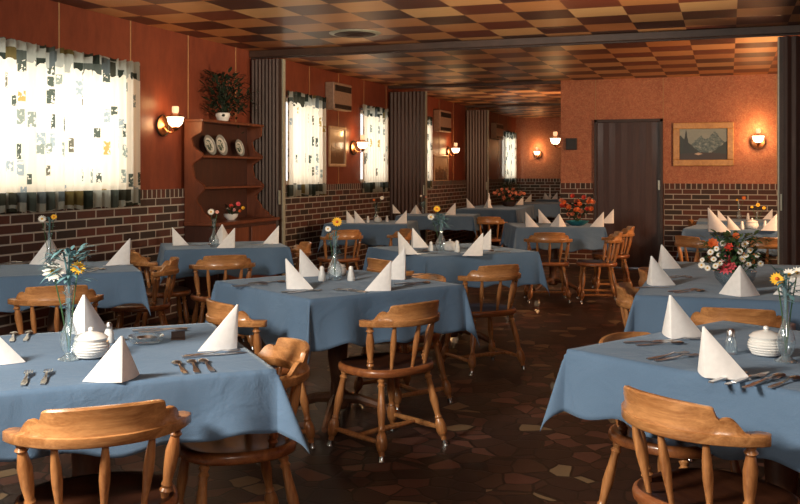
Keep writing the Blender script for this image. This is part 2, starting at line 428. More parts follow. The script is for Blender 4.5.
# accordion door in the back wall
def pleats(x0,x1,y,z0,z1,n,amp):
    vs=[];fs=[]
    N=n*2
    for i in range(N+1):
        x=x0+(x1-x0)*i/N; yy=y+(amp if i%2 else -amp)
        vs+=[(x,yy,z0),(x,yy,z1)]
    for i in range(N): fs.append((2*i,2*i+2,2*i+3,2*i+1))
    b=len(vs); vs+=[(v[0],v[1]+.012,v[2]) for v in vs[:b]]
    for i in range(N): fs.append((b+2*i+1,b+2*i+3,b+2*i+2,b+2*i))
    return MB().add(vs,fs)
d=struct(pleats(DX0+.012,DX1-.05,Y2+.03,.01,DH,5,.002).build('door_1',M['folddoor'],smooth=False))
MB().box(DX1-.05,DX1-.012,Y2+.01,Y2+.06,.01,DH).build('lead_post',M['beam'],d,smooth=False)
MB().box(DX1-.045,DX1-.018,Y2-.012,Y2+.01,1.12,1.25).build('door_latch',M['pale'],d,smooth=False)
# partition tracks under the ceiling
def track(n,y,x1,h=.075):
    t=struct(MB().box(XL,x1,y-.06,y+.06,CEIL-h,CEIL).build('trim_%d'%n,M['beam'],smooth=False,bevel=.006))
    MB().box(XL,x1,y-.02,y+.02,CEIL-h-.012,CEIL-h).build('track_channel',M['dark'],t,smooth=False)
track(2,Y1,XR); track(3,Y2+.0,XC,.03); track(4,Y3,XC,.03)

# ------------------------------------------------------------------ accordion partitions
def stack(x0,x1,y,n,label,lead,right=False,pale=True):
    o=empty('folding_partition',(0,0,0)); tag(o,label,'partition','folded accordion partitions')
    o.location=((x0+x1)/2,y,0); cx=(x0+x1)/2
    a,b=(x0+.01,x1-.03) if not right else (x0+.03,x1-.01)
    m=MB()
    for sgn in (-1,1):
        N=n*2
        for i in range(N):
            xa=a+(b-a)*i/N-cx; xb=a+(b-a)*(i+1)/N-cx
            ya=sgn*(.07 if i%2 else .055); yb=sgn*(.07 if (i+1)%2 else .055)
            m.add([(xa,ya,.02),(xb,yb,.02),(xb,yb,CEIL-.10),(xa,ya,CEIL-.10)],[(0,1,2,3)])
    m.box(a-cx+.002,b-cx-.002,-.04,.04,.02,CEIL-.10)
    m.build('pleated_panel',M['accordion'],o,smooth=False)
    lx=(x1-.03-cx,x1-cx) if not right else (x0-cx,x0+.03-cx)
    MB().box(lx[0],lx[1],-.05,.05,.02,CEIL-.10).build('lead_post',M['beam'],o,smooth=False)
    ex=(x1-cx,x1-cx+.012) if not right else (x0-cx-.012,x0-cx)
    MB().box(ex[0],ex[1],-.03,.03,.02,CEIL-.10).build('edge_strip',M['pale'],o,smooth=False)
    h=MB().box(lx[0]+.008,lx[1]-.008,-.075,-.05,1.02,1.17).build('latch_handle',M['pale'],o,smooth=False)
    return o
stack(XL+.01,-4.575,Y1,8,'dark pleated folding partition stacked against the left wall beside the hutch',0)
stack(.44,1.5,Y1,14,'dark pleated folding partition with pale edge strip at the right edge of the room',0,True)
stack(XL+.01,-4.36,Y2,9,'brown pleated folding partition stacked beyond the second and third curtained windows',0)
stack(XL+.01,-4.50,Y3,7,'narrow dark folding partition, farthest of the stacks on the left wall',0)

# ------------------------------------------------------------------ curtains
def curtain(y0,y1,label,z0=1.075,z1=2.33):
    o=empty('curtain',(XL+.06,(y0+y1)/2,z0)); tag(o,label,'curtain','printed cafe curtains on the left wall')
    m=MB(); H=z1-z0; L=y1-y0; nu=int(L/.018); nv=14
    rnd=random.Random(int(y0*100)); ph=rnd.random()*6
    def pt(u,v):
        yv=(u-.5)*L; zv=v*H
        fold=.024*math.sin(yv*2*PI/.11+ph+.8*math.sin(yv*5))*(1.0-.2*v)
        top=.006*math.sin(yv*2*PI/.035) if v>.93 else 0
        drop=.008*math.sin(yv*2*PI/.09+1) if v<.02 or v>.98 else 0
        return (fold+top, yv, zv+drop)
    vs=[];uvs={}
    for j in range(nv+1):
        for i in range(nu+1): vs.append(pt(i/nu,j/nv))
    fs=[];uv=[]
    for j in range(nv):
        for i in range(nu):
            fs.append((j*(nu+1)+i,j*(nu+1)+i+1,(j+1)*(nu+1)+i+1,(j+1)*(nu+1)+i))
            uv.append([((i+a)/nu*L*1.35+y0,(j+b)/nv*H*.9) for a,b in ((0,0),(1,0),(1,1),(0,1))])
    m.add(vs,fs,0,uv); m.build('curtain_fabric',M['curtain'],o,smooth=True,angle=80)
    MB().tube([(-.035,-L/2,H-.06),(-.035,L/2,H-.06)],.008).build('curtain_rod',M['darkiron'],o)
    return o
curtain(4.45,7.07,'wide white curtain with grey and ochre print, nearest window on the left')
curtain(10.02,11.15,'white printed curtain just beyond the first folding partition')
curtain(12.42,13.50,'white printed curtain on the right of the small wall picture and air unit')
curtain(15.0,15.78,'thin sliver of printed curtain seen past the second folding partition')
curtain(21.4,22.68,'white printed curtain of the farthest window, beside the end wall')
curtain(.8,3.0,'white printed curtain of the unseen window added beside the camera')

# ------------------------------------------------------------------ wall air units, pictures, speaker, vent
def air_unit(y0,y1,z0,z1,label):
    o=empty('air_conditioner',(XL,(y0+y1)/2,z0)); tag(o,label,'air conditioner','air units high on the left wall')
    w=(y1-y0)/2; h=z1-z0
    MB().box(.002,.13,-w,w,0,h).build('housing',M['beige'],o,smooth=False,bevel=.012)
    for a,b in ((.04,.20),(.68,.90)):
        gm=MB().box(.13,.137,-w*.88,w*.88,h*a,h*b); 
        gg=gm.build('grille',M['grille'],o,smooth=False)
        s=MB(); n=5
        for k in range(n):
            z=h*a+(h*(b-a))*(k+.5)/n; s.box(.137,.142,-w*.86,w*.86,z-.003,z+.002)
        s.build('louvre',M['dark'],gg,smooth=False)
    return o
air_unit(11.24,11.86,2.19,2.545,'beige air unit with black grilles above the small picture, left wall')
air_unit(16.0,16.72,2.10,2.48,'beige air unit high on the wall past the second folding partition')
air_unit(20.3,21.0,2.10,2.46,'dim air unit high beside the farthest curtained window')
def picture(loc,rotz,w,h,mat,fm,label,fw=.06,dp=.03):
    o=empty('framed_picture',loc,rotz); tag(o,label,'picture')
    fr=MB()
    for x0,x1,z0,z1 in ((-w/2,w/2,0,fw),(-w/2,w/2,h-fw,h),(-w/2,-w/2+fw,fw,h-fw),(w/2-fw,w/2,fw,h-fw)):
        fr.box(x0,x1,-dp,-.002,z0,z1)
    fr.build('picture_frame',fm,o,smooth=False,bevel=.008)
    MB().add([(-w/2+fw,-.012,fw),(w/2-fw,-.012,fw),(w/2-fw,-.012,h-fw),(-w/2+fw,-.012,h-fw)],[(0,1,2,3)],0,[[(0,0),(1,0),(1,1),(0,1)]]).build('painting',mat,o,smooth=False)
    return o
# facing -Y on the back wall; facing +X on the left wall (rotz = 90)
picture((-.325,Y2,1.455),0,.80,.60,M['landscape'],M['frame_gold'],'gold framed mountain landscape painting on the back wall',.085,.05)
picture((XL,11.62,1.44),PI/2,.58,.54,M['print'],M['frame_pale'],'small pale framed picture between two curtained windows on the left wall',.04)
picture((XL,16.45,1.18),PI/2,.90,.50,M['print'],M['frame_pale'],'dim framed picture beneath the air unit past the second partition',.04)
sp=empty('wall_speaker',(-2.14,Y2,1.69)); tag(sp,'small black square speaker high on the back wall left of the folding door','speaker')
MB().box(-.08,.08,-.05,-.002,0,.17).build('speaker_case',M['dark'],sp,smooth=False,bevel=.006)
gm=MB().box(-.068,.068,-.056,-.05,.012,.158)
gm.build('speaker_grille',M['grille'],sp,smooth=False)
vt=empty('ceiling_vent',(-3.37,8.35,CEIL)); tag(vt,'round dark ceiling air vent in front of the first track','vent')
MB().lathe([(-.012,.235),(-.003,.25),(-.0005,.25)],32).build('vent_rim',M['pale'],vt)
for k,(r,z) in enumerate(((.20,.022),(.145,.030),(.09,.036))):
    MB().lathe([(-z,r*.86),(-z+.006,r),(-.002,r*.8)],32).build('vent_cone',M['dark'],vt)

# ------------------------------------------------------------------ wall sconces
def sconce(loc,rotz,label,power=8,s=1.0,lit=True):
    """local +Y points away from the wall"""
    o=empty('wall_sconce',loc,rotz); tag(o,label,'wall lamp','hurricane wall lamps')
    MB().lathe([(0,.075),(.006,.09),(.016,.088),(.02,.07),(.022,.03),(.03,.01)],24,(0,.002,0),(0,1.002,0)).build('backplate',M['brass'],o)
    MB().lathe([(0,.098),(.012,.104),(.024,.098)],24,(0,.003,0),(0,1.003,0),cap=False).build('plate_ring',M['darkiron'],o)
    MB().tube([(0,.02,-.01),(0,.06,-.055),(0,.11,-.07),(0,.15,-.05),(0,.15,-.03)],.008,8).build('arm',M['brass'],o)
    MB().lathe([(-.05,.012),(-.035,.03),(-.02,.034),(-.008,.022)],16,(0,.15,0)).build('burner',M['brass'],o)
    MB().lathe([(-.012,.030),(.005,.055),(.035,.069),(.06,.073),(.075,.078)],20,(0,.15,0),cap=False).build('glass_shade',M['lamp'],o)
    MB().lathe([(.075,.090),(.082,.092),(.085,.06),(.105,.035),(.11,.025)],20,(0,.15,0)).build('shade_collar',M['brass'],o)
    MB().lathe([(.11,.024),(.13,.032),(.165,.032),(.175,.028)],16,(0,.15,0)).build('chimney',M['lampdim'],o)
    if lit:
        l=bpy.data.lights.new('lamp_bulb','POINT'); l.energy=power*.45; l.color=(1,.55,.22); l.shadow_soft_size=.05
        lo=bpy.data.objects.new('lamp_bulb',l); COL.objects.link(lo); lo.parent=o; lo.location=(0,.15,.19)
        l2=bpy.data.lights.new('lamp_bulb','POINT'); l2.energy=power*1.0; l2.color=(1,.55,.22); l2.shadow_soft_size=.05
        lo=bpy.data.objects.new('lamp_bulb',l2); COL.objects.link(lo); lo.parent=o; lo.location=(0,.09,.02)
    return o
sconce((XL,7.50,1.80),-PI/2,'glowing hurricane wall lamp between the nearest curtain and the hutch',5)
sconce((XL,12.20,1.71),-PI/2,'glowing hurricane wall lamp beside the small picture, in front of the curtain',7)
sconce((XL,16.95,1.74),-PI/2,'glowing hurricane wall lamp past the second folding partition',6)
sconce((-4.40,YE,1.80),PI,'glowing hurricane wall lamp on the far end wall',10)
sconce((XC,14.1,1.80),PI/2,'hurricane wall lamp projecting beside the edge of the back wall',6)
sconce((.385,Y2,1.78),PI,'glowing hurricane wall lamp right of the mountain painting',12)

# ------------------------------------------------------------------ hutch
HX0,HX1,HY0,HY1=XL+.045,XL+.405,7.82,9.05
def hutch():
    o=empty('hutch',(HX0,HY0,0)); tag(o,'tall reddish wooden hutch with scalloped sides and open shelves','hutch')
    D=HX1-HX0; W=HY1-HY0; Hh=1.85; zb=.89
    def prof():   # front edge depth along height
        pts=[]
        key=[(zb,.335),(.93,.27),(1.0,.19),(1.10,.125),(1.225,.215),(1.33,.10),(1.43,.08),(1.53,.20),(1.625,.09),(1.69,.075),(1.76,.185),(Hh,.19)]
        for i in range(len(key)-1):
            (z0,d0),(z1,d1)=key[i],key[i+1]
            for k in range(5):
                t=k/5; tt=(1-math.cos(PI*t))/2; pts.append((z0+(z1-z0)*t,d0+(d1-d0)*tt))
        pts.append(key[-1]); return pts
    P=prof()
    for y in (0,W-.03):
        m=MB(); n=len(P)
        vs=[]
        for yy in (y,y+.03):
            vs+=[(0,yy,z) for z,d in P]+[(d,yy,z) for z,d in P]
        fs=[]
        for i in range(n-1):
            fs.append((i,i+1,n+i+1,n+i)); b=2*n; fs.append((b+i,b+n+i,b+n+i+1,b+i+1))
            fs.append((n+i,n+i+1,b+n+i+1,b+n+i)); fs.append((i,b+i,b+i+1,i+1))
        fs.append((n-1,2*n-1+0,b+2*n-1,b+n-1))
        m.add(vs,fs); m.build('side_panel',M['hutch'],o,smooth=False)
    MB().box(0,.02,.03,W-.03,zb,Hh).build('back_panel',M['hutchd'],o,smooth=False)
    for z,d in ((1.205,.195),(1.508,.185)):
        MB().box(.02,d,.031,W-.031,z,z+.022).build('shelf',M['hutch'],o,smooth=False,bevel=.004)
    MB().box(0,.205,-.012,W+.012,Hh,Hh+.028).build('top_board',M['hutch'],o,smooth=False,bevel=.006)
    MB().box(.0,D+.03,-.02,W+.02,zb-.035,zb).build('counter',M['hutch'],o,smooth=False,bevel=.008)
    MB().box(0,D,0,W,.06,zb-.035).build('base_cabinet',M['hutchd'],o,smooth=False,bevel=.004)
    MB().box(.02,D-.03,.02,W-.02,0,.06).build('plinth',M['dark'],o,smooth=False)
    for k in range(2):
        dr=MB().box(D,D+.018,.04+k*(W/2-.01),W/2-.03+k*(W/2-.01),.12,zb-.07).build('cabinet_door',M['hutch'],o,smooth=False,bevel=.006)
        MB().sphere((D+.035,W/2-.09+k*.18,.55),.016).build('knob',M['brass'],dr)
    return o
hutch()
for i,(y,z,r,lab,ti) in enumerate(((8.12,1.530,.104,'leftmost decorated plate leaning on the top shelf of the hutch',18),
        (8.34,1.530,.108,'middle decorated plate leaning on the top shelf of the hutch',14),(8.72,1.530,.090,'right-hand smaller plate leaning on the top shelf of the hutch',14))):
    o=MB().lathe([(0,.02),(.004,.06),(.012,.072),(.016,1.0*.098),(.02,.1),(.016,.096),(.010,.070),(.007,.055),(.007,.001)],32).build('display_plate',M['plate'])
    o.scale=(r/.1,)*3
    o.rotation_euler=(0,R(90-ti),0); o.location=(HX0+.085,y,z+r*math.cos(R(ti))+.002)
    tag(o,lab,'plate','plates on the hutch')

# ------------------------------------------------------------------ plants and flowers
def leaf(m,base,d,L,w,bend=.3,mi=0):
    d=Vector(d).normalized(); up=Vector((0,0,1)); s=d.cross(up)
    if s.length<.1: s=Vector((1,0,0))
    s.normalize(); b=Vector(base); n=4; vs=[]
    for i in range(n+1):
        t=i/n; c=b+d*L*t-up*L*bend*t*t; ww=w*math.sin(PI*min(.97,t*.85+.12))
        vs+= [c-s*ww, c+s*ww+Vector((0,0,0))]
    m.add(vs,[(2*i,2*i+1,2*i+3,2*i+2) for i in range(n)],mi)
def foliage(name,loc,n,rad,h,mat,label,cat,L=.07,w=.014,trail=0,parent=None,rs=1,lo=0):
    rnd=random.Random(rs); m=MB()
    for i in range(n):
        a=rnd.random()*2*PI; e=rnd.uniform(-.1,1); rr=rnd.random()**.5
        p=Vector((math.cos(a)*rad*rr,math.sin(a)*rad*rr,lo+h*rnd.random()))
        if trail and rnd.random()<.3: p.z-=trail*rnd.random(); 
        leaf(m,p,(math.cos(a),math.sin(a),e),L*rnd.uniform(.6,1.2),w,rnd.uniform(0,.6))
    for i in range(max(4,n//18)):
        a=rnd.random()*2*PI; rr=rnd.random()*rad*.8
        m.tube([(0,0,-.03+lo),(math.cos(a)*rr*.4,math.sin(a)*rr*.4,lo+h*.4),(math.cos(a)*rr,math.sin(a)*rr,lo+h*.9)],.003,4)
    o=m.build(name,mat,parent)
    if not parent: o.location=loc; tag(o,label,cat,None,'stuff')
    return o
pp=empty('potted_plant',(-4.81,8.36,1.879)); tag(pp,'dark bushy plant in a whitish pot on top of the hutch','plant')
MB().lathe([(0,.045),(.01,.055),(.06,.075),(.085,.07),(.088,.06),(.07,.055)],20).build('pot',M['china'],pp)
fo=foliage('foliage',None,420,.22,.40,M['dgreen'],None,None,.10,.017,.05,pp,3); fo.location=(0,0,.085)
fo2=foliage('trailing_foliage',None,150,.20,.22,M['dgreen'],None,None,.09,.012,.3,pp,5); fo2.location=(.02,.28,.12)

def flower(base,tip,kind,label,group,r=.028,stem='green',face=(0,-1,.6)):
    base=Vector(base);tip=Vector(tip); o=empty('cut_flower',base); tag(o,label,'flower',group)
    v=tip-base; mid=v*.5+Vector((0,0,.02))
    MB().tube([(0,0,0),tuple(mid),tuple(v)],.0022,5).build('stem',M[stem],o)
    q=Vector(face).normalized().to_track_quat('Z','Y')
    m=MB()
    layers={'daisy':[(14,1,.1)],'mum':[(16,1,.15),(14,.78,.45),(12,.55,.8),(8,.3,1.1)],'rose':[(9,1,.5),(7,.7,.9),(5,.4,1.2)]}[kind[0]]
    for n,s,e in layers:
        for k in range(n):
            a=2*PI*k/n+s*3; d=q@Vector((math.cos(a),math.sin(a),e)); d.normalize(); sd=q@Vector((-math.sin(a),math.cos(a),0))
            L=r*s; w=r*(.20 if kind[0]!='rose' else .38)
            c=v; vs=[c-sd*w*.3,c+sd*w*.3,c+d*L*.6+sd*w,c+d*L*.6-sd*w,c+d*L]
            m.add(vs,[(0,1,2,3),(3,2,4)])
    m.build('petals',M[kind[1]],o)
    if kind[0]=='daisy': MB().sphere(tuple(v+(q@Vector((0,0,.003)))),r*.26,8,6).build('flower_centre',M[kind[2] if len(kind)>2 else 'yellow'],o)
    return o

# ------------------------------------------------------------------ tables and cloths
TABS={}
def table(key,corner,which,rot,w,d,label,over=.25,seed=1,lab2=None,flare=.2):
    """corner is the world position of the cloth corner named by which (sign x, sign y)"""
    a=R(rot); c=Vector((corner[0],corner[1])); ex=Vector((math.cos(a),math.sin(a))); ey=Vector((-ex.y,ex.x))
    cen=c-ex*which[0]*w/2-ey*which[1]*d/2
    t=empty('dining_table',(cen.x,cen.y,0),a); tag(t,label,'table','dining tables under blue cloths')
    MB().box(-w/2+.006,w/2-.006,-d/2+.006,d/2-.006,TT-.03,TT-.004).build('tabletop',M['tableleg'],t,smooth=False)
    MB().lathe([(.05,.05),(.07,.062),(.12,.045),(.2,.038),(.34,.055),(.42,.058),(.5,.04),(.56,.05),(.60,.042),(.66,.06),(.716,.075)],18).build('pedestal',M['tableleg'],t)
    for k in range(4):
        fa=PI/4+k*PI/2; q=lambda rr,z:(rr*math.cos(fa),rr*math.sin(fa),z)
        MB().tube([q(.03,.11),q(.12,.105),q(.24,.07),q(.33,.028),q(.36,.022)],[.03,.028,.024,.021,.016],8).build('pedestal_foot',M['tableleg'],t)
    # cloth
    n=44; rnd=random.Random(seed); ph=[rnd.random()*6 for _ in range(8)]
    hw,hd=w/2,d/2; cx=[];cy=[]
    def axis(h,over):
        inner=[-h+2*h*i/40 for i in range(41)]; out=[h+over*(i/14) for i in range(1,15)]
        return [-x for x in reversed(out)]+inner+out
    ax=axis(hw,over);ay=axis(hd,over)
    def sag(sv,k,r): return r*.10*math.sin(sv*2*PI/.95+ph[k])*math.sin(sv*2*PI/.37+ph[k+3])
    def pos(u,v):
        su=1 if u>0 else -1; sv=1 if v>0 else -1
        du=max(0,abs(u)-hw); dv=max(0,abs(v)-hd)
        if du==0 and dv==0: return (u,v,TT+.0006*math.exp(-(u/.004)**2))
        def wave(s,k): return (.5+.5*math.sin(s*2*PI/.43+ph[k]))*.6+(.5+.5*math.sin(s*2*PI/.27+ph[k+4]))*.4
        if dv==0:
            r=du; e=wave(v,0 if su>0 else 1)*.22*(1-(abs(v)/hd)**6); r*=1; x=hw+r*(.04+e)
            return (su*(x+.004*min(1,r/.02)),v,TT-math.sqrt(max(0,r*r-(x-hw)**2))+sag(v,0 if su>0 else 1,r)*(1-(abs(v)/hd)**4))
        if du==0:
            r=dv; e=wave(u,2 if sv>0 else 3)*.22*(1-(abs(u)/hw)**6); y=hd+r*(.04+e)
            return (u,sv*(y+.004*min(1,r/.02)),TT-math.sqrt(max(0,r*r-(y-hd)**2))+sag(u,2 if sv>0 else 3,r)*(1-(abs(u)/hw)**4))
        r=math.hypot(du,dv); al=math.atan2(dv,du)       # 0..pi/2
        s=math.sin(2*al); g=.04+flare*s**1.3
        wob=.06*math.sin(4*al)
        ox=r*g*(math.cos(al*.5+PI/8)+wob)*(1 if s>0 else 1); oy=r*g*(math.sin(al*.5+PI/8)-wob)
        if al<1e-6: ox,oy=r*.04,0
        # blend so that the flap meets both skirts
        k=s**.5
        ox=r*.04*math.cos(al)*(1-k)+ox*k; oy=r*.04*math.sin(al)*(1-k)+oy*k
        hor=math.hypot(ox,oy)
        z=TT-math.sqrt(max(0,r*r-hor*hor))
        return (su*(hw+ox+.004*min(1,r/.02)*math.cos(al)),sv*(hd+oy+.004*min(1,r/.02)*math.sin(al)),max(z,.05))
    vs=[];fs=[];nx,ny=len(ax),len(ay)
    for v in ay:
        for u in ax: vs.append(pos(u,v))
    for j in range(ny-1):
        for i in range(nx-1): fs.append((j*nx+i,j*nx+i+1,(j+1)*nx+i+1,(j+1)*nx+i))
    cl=MB().add(vs,fs).build('tablecloth',M['cloth'],None,True,180,loc=(cen.x,cen.y,0),rotz=a)
    so=cl.modifiers.new('thickness','SOLIDIFY'); so.thickness=.003; so.offset=-1
    tag(cl,lab2 or label.replace('table','tablecloth'),'tablecloth','blue tablecloths')
    TABS[key]=(cen,ex,ey,w,d)
def pw(px,py): 
    v=at(px,py,TT); return (v.x,v.y)
table('T1',pw(276,369.5),(1,-1),42,1.04,1.0,'square table at the near left corner of the room, in front',.195,1,'light blue tablecloth on the nearest table at the left',.38)
table('T2',pw(309.7,299.7),(-1,-1),57,1.0,1.0,'square table in the middle, behind the lone chair',.25,2,'blue tablecloth on the middle table behind the lone chair')
table('T3',pw(567,349.3),(-1,-1),-31,1.04,1.0,'square table at the near right corner of the room',.215,3,'blue tablecloth on the nearest table at the right, with hanging corner',.26)
table('T4',pw(635,295.5),(-1,-1),0,1.25,1.95,'long table with the big mixed bouquet, right side',.25,4,'long blue tablecloth beneath the big mixed bouquet',.3)
table('T5',pw(141.5,271.4),(1,-1),42,.96,.78,'square table under the nearest curtained window',.20,5,'blue tablecloth on the table under the nearest window')
table('T6',pw(165,250),(-1,-1),36,1.0,.76,'square table in front of the hutch',.22,6,'blue tablecloth on the table in front of the hutch')
table('T7',pw(425.7,256.8),(-1,-1),46,1.0,1.0,'square table directly behind the middle one',.25,7,'dark blue tablecloth on the table directly behind the middle one')
table('T8',pw(516,227.5),(-1,-1),20,1.0,1.0,'square table with the orange flowers in a turquoise bowl',.25,8,'dark blue tablecloth beneath the orange flowers in a turquoise bowl')
table('T9',pw(324,223.8),(-1,-1),10,1.0,.9,'square table under the window curtains beyond the first partition',.25,9,'dark tablecloth on the table under the brick wall beyond the first partition')
table('T10',pw(396,215.7),(-1,-1),8,1.1,.85,'table before the second folding partition',.2,10,'dark tablecloth on the table before the second folding partition')
table('T11',pw(456,209),(-1,-1),3,1.0,2.1,'long distant table with the round orange bouquet',.25,11,'pale lit tablecloth on the long distant table with the round orange bouquet')
table('T12',pw(507,203.8),(-1,-1),8,1.0,1.5,'distant table behind the one with the round orange bouquet',.25,12,'tablecloth on the distant table behind the round orange bouquet')
table('T13',pw(536,200),(-1,-1),8,1.0,.8,'farthest small table near the end wall',.25,13,'pale tablecloth on the farthest small table near the end wall')
table('T14',pw(683,228.4),(-1,-1),-8,1.15,.9,'table seen past the right partition below the painting',.25,14,'blue tablecloth on the table below the mountain painting')
table('T15',pw(697,221.5),(-1,-1),0,1.1,.9,'table against the brick of the back wall, farther right one',.22,15,'blue tablecloth on the table against the brick of the back wall')

# ------------------------------------------------------------------ chairs
def superellipse_seat():
    m=MB(); n=40; rings=[(0,.0),(.5,.0),(.8,.003),(.93,.012),(1.0,.012)]
    def rim(a,s):
        c,si=math.cos(a),math.sin(a); e=2/2.7
        x=.228*math.copysign(abs(c)**e,c); y=.21*math.copysign(abs(si)**e,si)
        if y>0: x*=1-.04*y/.21
        return x*s,y*s+.005
    vs=[(0,.005,.405)];fs=[]
    prof=[(.35,.406),(.65,.409),(.85,.417),(.95,.421),(1.0,.414),(1.012,.402),(1.0,.386),(.96,.380)]
    for s,z in prof:
        for k in range(n):
            x,y=rim(2*PI*k/n,s); vs.append((x,y,z))
    for k in range(n): fs.append((0,1+k,1+(k+1)%n))
    ntop=n+3*n
    for i in range(len(prof)-1):
        for k in range(n):
            a=1+i*n+k;b=1+i*n+(k+1)%n; fs.append((a,a+n,b+n,b))
    n0=1+(len(prof)-1)*n; fs.append(tuple(reversed(range(n0,n0+n))))
    m.add(vs,fs)
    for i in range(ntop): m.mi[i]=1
    return m
A_,B_,YC=.237,.208,-.035
def bow(phi,da=0): return Vector(((A_+da)*math.sin(phi),YC-(B_+da)*math.cos(phi),0))
def make_chair():
    o=empty('captains_chair')
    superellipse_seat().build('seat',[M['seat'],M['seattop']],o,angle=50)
    legprof=[(0,.012),(.04,.013),(.07,.019),(.10,.013),(.13,.020),(.155,.014),(.25,.016),(.42,.021),(.58,.015),(.62,.014),(.64,.019),(.66,.016),(.70,.024),(.75,.0275),(.81,.0275),(.86,.022),(.88,.015),(.935,.014)]
    feet={}
    for sx in (-1,1):
        for sy in (-1,1):
            top=Vector((sx*.150,sy*.135+.005,.392)); ft=Vector((sx*.215,sy*.205 if sy<0 else .185,0))
            feet[(sx,sy)]=(top,ft)
            l=MB().lathe(legprof,14,top,ft).build('leg',M['maple_v'],o)
            g=MB().lathe([(.93,.0145),(.985,.0145),(1,.017)],12,top,ft).build('foot_glide',M['chrome'],l)
    def lerp(k,t): a,b=feet[k]; return a+(b-a)*t
    for sx in (-1,1):
        a=lerp((sx,-1),.78);b=lerp((sx,1),.78)
        MB().tube([a,a*.67+b*.33,a*.33+b*.67,b],[.010,.014,.014,.010],8).build('side_stretcher',M['maple'],o)
    a=(lerp((-1,-1),.78)+lerp((-1,1),.78))/2;b=(lerp((1,-1),.78)+lerp((1,1),.78))/2
    MB().tube([a,a*.67+b*.33,a*.33+b*.67,b],[.009,.014,.014,.009],8).build('cross_stretcher',M['maple_v'],o)
    # back spindles
    pp=[(0,.011),(.06,.013),(.10,.019),(.14,.013),(.18,.017),(.22,.013),(.38,.018),(.62,.021),(.78,.015),(.82,.013),(.86,.020),(.90,.013),(.94,.016),(1,.012)]
    for ph in (-66,66):
        p=R(ph); b0=Vector((.198*math.sin(p),-.02-.160*math.cos(p),.416)); b1=bow(p,-.004)+Vector((0,0,.64))
        MB().lathe(pp,14,b0,b1).build('back_post',M['maple_v'],o)
    sp=[(0,.008),(.2,.010),(.5,.0155),(.7,.0145),(.9,.010),(1,.009)]
    for ph in (-34,0,34):
        p=R(ph); b0=Vector((.198*math.sin(p),-.02-.168*math.cos(p),.416)); b1=bow(p,-.004)+Vector((0,0,.64))
        MB().lathe(sp,12,b0,b1).build('spindle',M['maple_v'],o)
    # rail
    vs=[];fs=[];N=36; m=MB()
    for i in range(N+1):
        t=-1+2*i/N; ph=R(80)*t; w=.023+.007*max(0,(abs(t)-.6)/.4)
        if abs(t)>.94: w*=math.sqrt(max(.12,1-((abs(t)-.94)/.06)**2))
        nrm=Vector((math.sin(ph)*B_,-math.cos(ph)*A_,0)).normalized(); c=bow(ph)
        for off,z in ((-w,.634),(-w,.6585),(-w+.003,.661),(w-.003,.661),(w,.6585),(w,.634),(w-.003,.631),(-w+.003,.631)):
            p=c+nrm*off; vs.append((p.x,p.y,z))
    for i in range(N):
        for k in range(8):
            a=i*8+k;b=i*8+(k+1)%8; fs.append((a,a+8,b+8,b))
    fs.append(tuple(range(8))); fs.append(tuple(reversed(range(N*8,N*8+8))))
    m.add(vs,fs).build('bow_rail',M['maple'],o,angle=50)
    # crest
    def hh(t):
        a=abs(t)
        if a<.62: return .078-.006*(a/.62)**2+.004*(1-a)
        if a<.67: return .074-(a-.62)/.05*.036
        if a<.97: u=(a-.67)/.30; return .038+.012*math.sin(PI*min(1,u*1.15))-.034*u**2.2
        return .004
    m=MB();vs=[];fs=[];N=64
    for i in range(N+1):
        t=-1+2*i/N; ph=R(63)*t; nrm=Vector((math.sin(ph)*B_,-math.cos(ph)*A_,0)).normalized(); c=bow(ph); h=max(.003,hh(t))
        for off,k in ((-.012,0),(-.008,.25),(-.006,1),(.006,1),(.011,.93),(.012,.25),(.020,0)):
            p=c+nrm*(off+.20*h*k-.002); vs.append((p.x,p.y,.660+h*k))
    for i in range(N):
        for k in range(7):
            a=i*7+k;b=i*7+(k+1)%7; fs.append((a,a+7,b+7,b))
    fs.append(tuple(range(7))); fs.append(tuple(reversed(range(N*7,N*7+7))))
    m.add(vs,fs).build('crest',M['maple'],o,angle=40)
    return o
proto=[None]
def chair(px,py,alpha,label,wpos=None):
    """px, py: middle of the back rail in the picture; alpha: heading the sitter faces"""
    r=rz(alpha)
    if proto[0] is None: o=proto[0]=make_chair()
    else: o=copy_tree(proto[0])
    p=at(px,py,.65) if wpos is None else Vector(wpos)
    f=Vector((-math.sin(r),math.cos(r),0)); c=p+f*(.250 if wpos is None else 0)
    o.location=(c.x,c.y,0); o.rotation_euler=(0,0,r)
    tag(o,label,'chair','maple captain chairs at the tables'); return o
chair(106,439,-23,'large maple chair seen from behind at the near left table front edge')
chair(302,366,-113,'maple chair tucked into the right side of the near left table')
chair(213,319,57,'pale lit maple chair at the left side of the middle table')
chair(421,321,-43,'lone full-length maple chair standing before the middle table')
chair(57,302,-21,'maple chair backing onto the near left table, facing the window table')
chair(177,270,-103,'side-on maple chair at the right end of the window table')
chair(131,262,68,'reddish maple chair close to the brick wall between window table and hutch table')
chair(226,267,-20,'round-backed maple chair in front of the hutch table')
chair(309,252,-108,'maple chair at the right side of the hutch table, mostly dark')
chair(347,238,-25,'dark red chair in front of the table by the brick wall, beyond first partition')
chair(375,271,55,'orange-lit maple chair at the left side of the second middle table')
chair(434,289,-126,'chair whose crest just shows above the right back edge of the middle table')
chair(502,278,-28,'dark maple chair in front of the table directly behind the middle one')
chair(409,237,-110,'maple chair behind the second middle table, at right of the brick-side table')
chair(550,241,2,'red-brown maple chair facing the table with orange flowers')
chair(621,240,-84,'maple chair with bright metal feet, right of the orange flower table')
chair(633,234,-84,'maple chair just behind the one with bright metal feet')
chair(641,282,109,'farther of two chairs at the left side of the long bouquet table')
chair(619,300,109,'nearer of two chairs at the left side of the long bouquet table')
chair(738,328,19,'maple chair with long low crest in front of the big bouquet table')
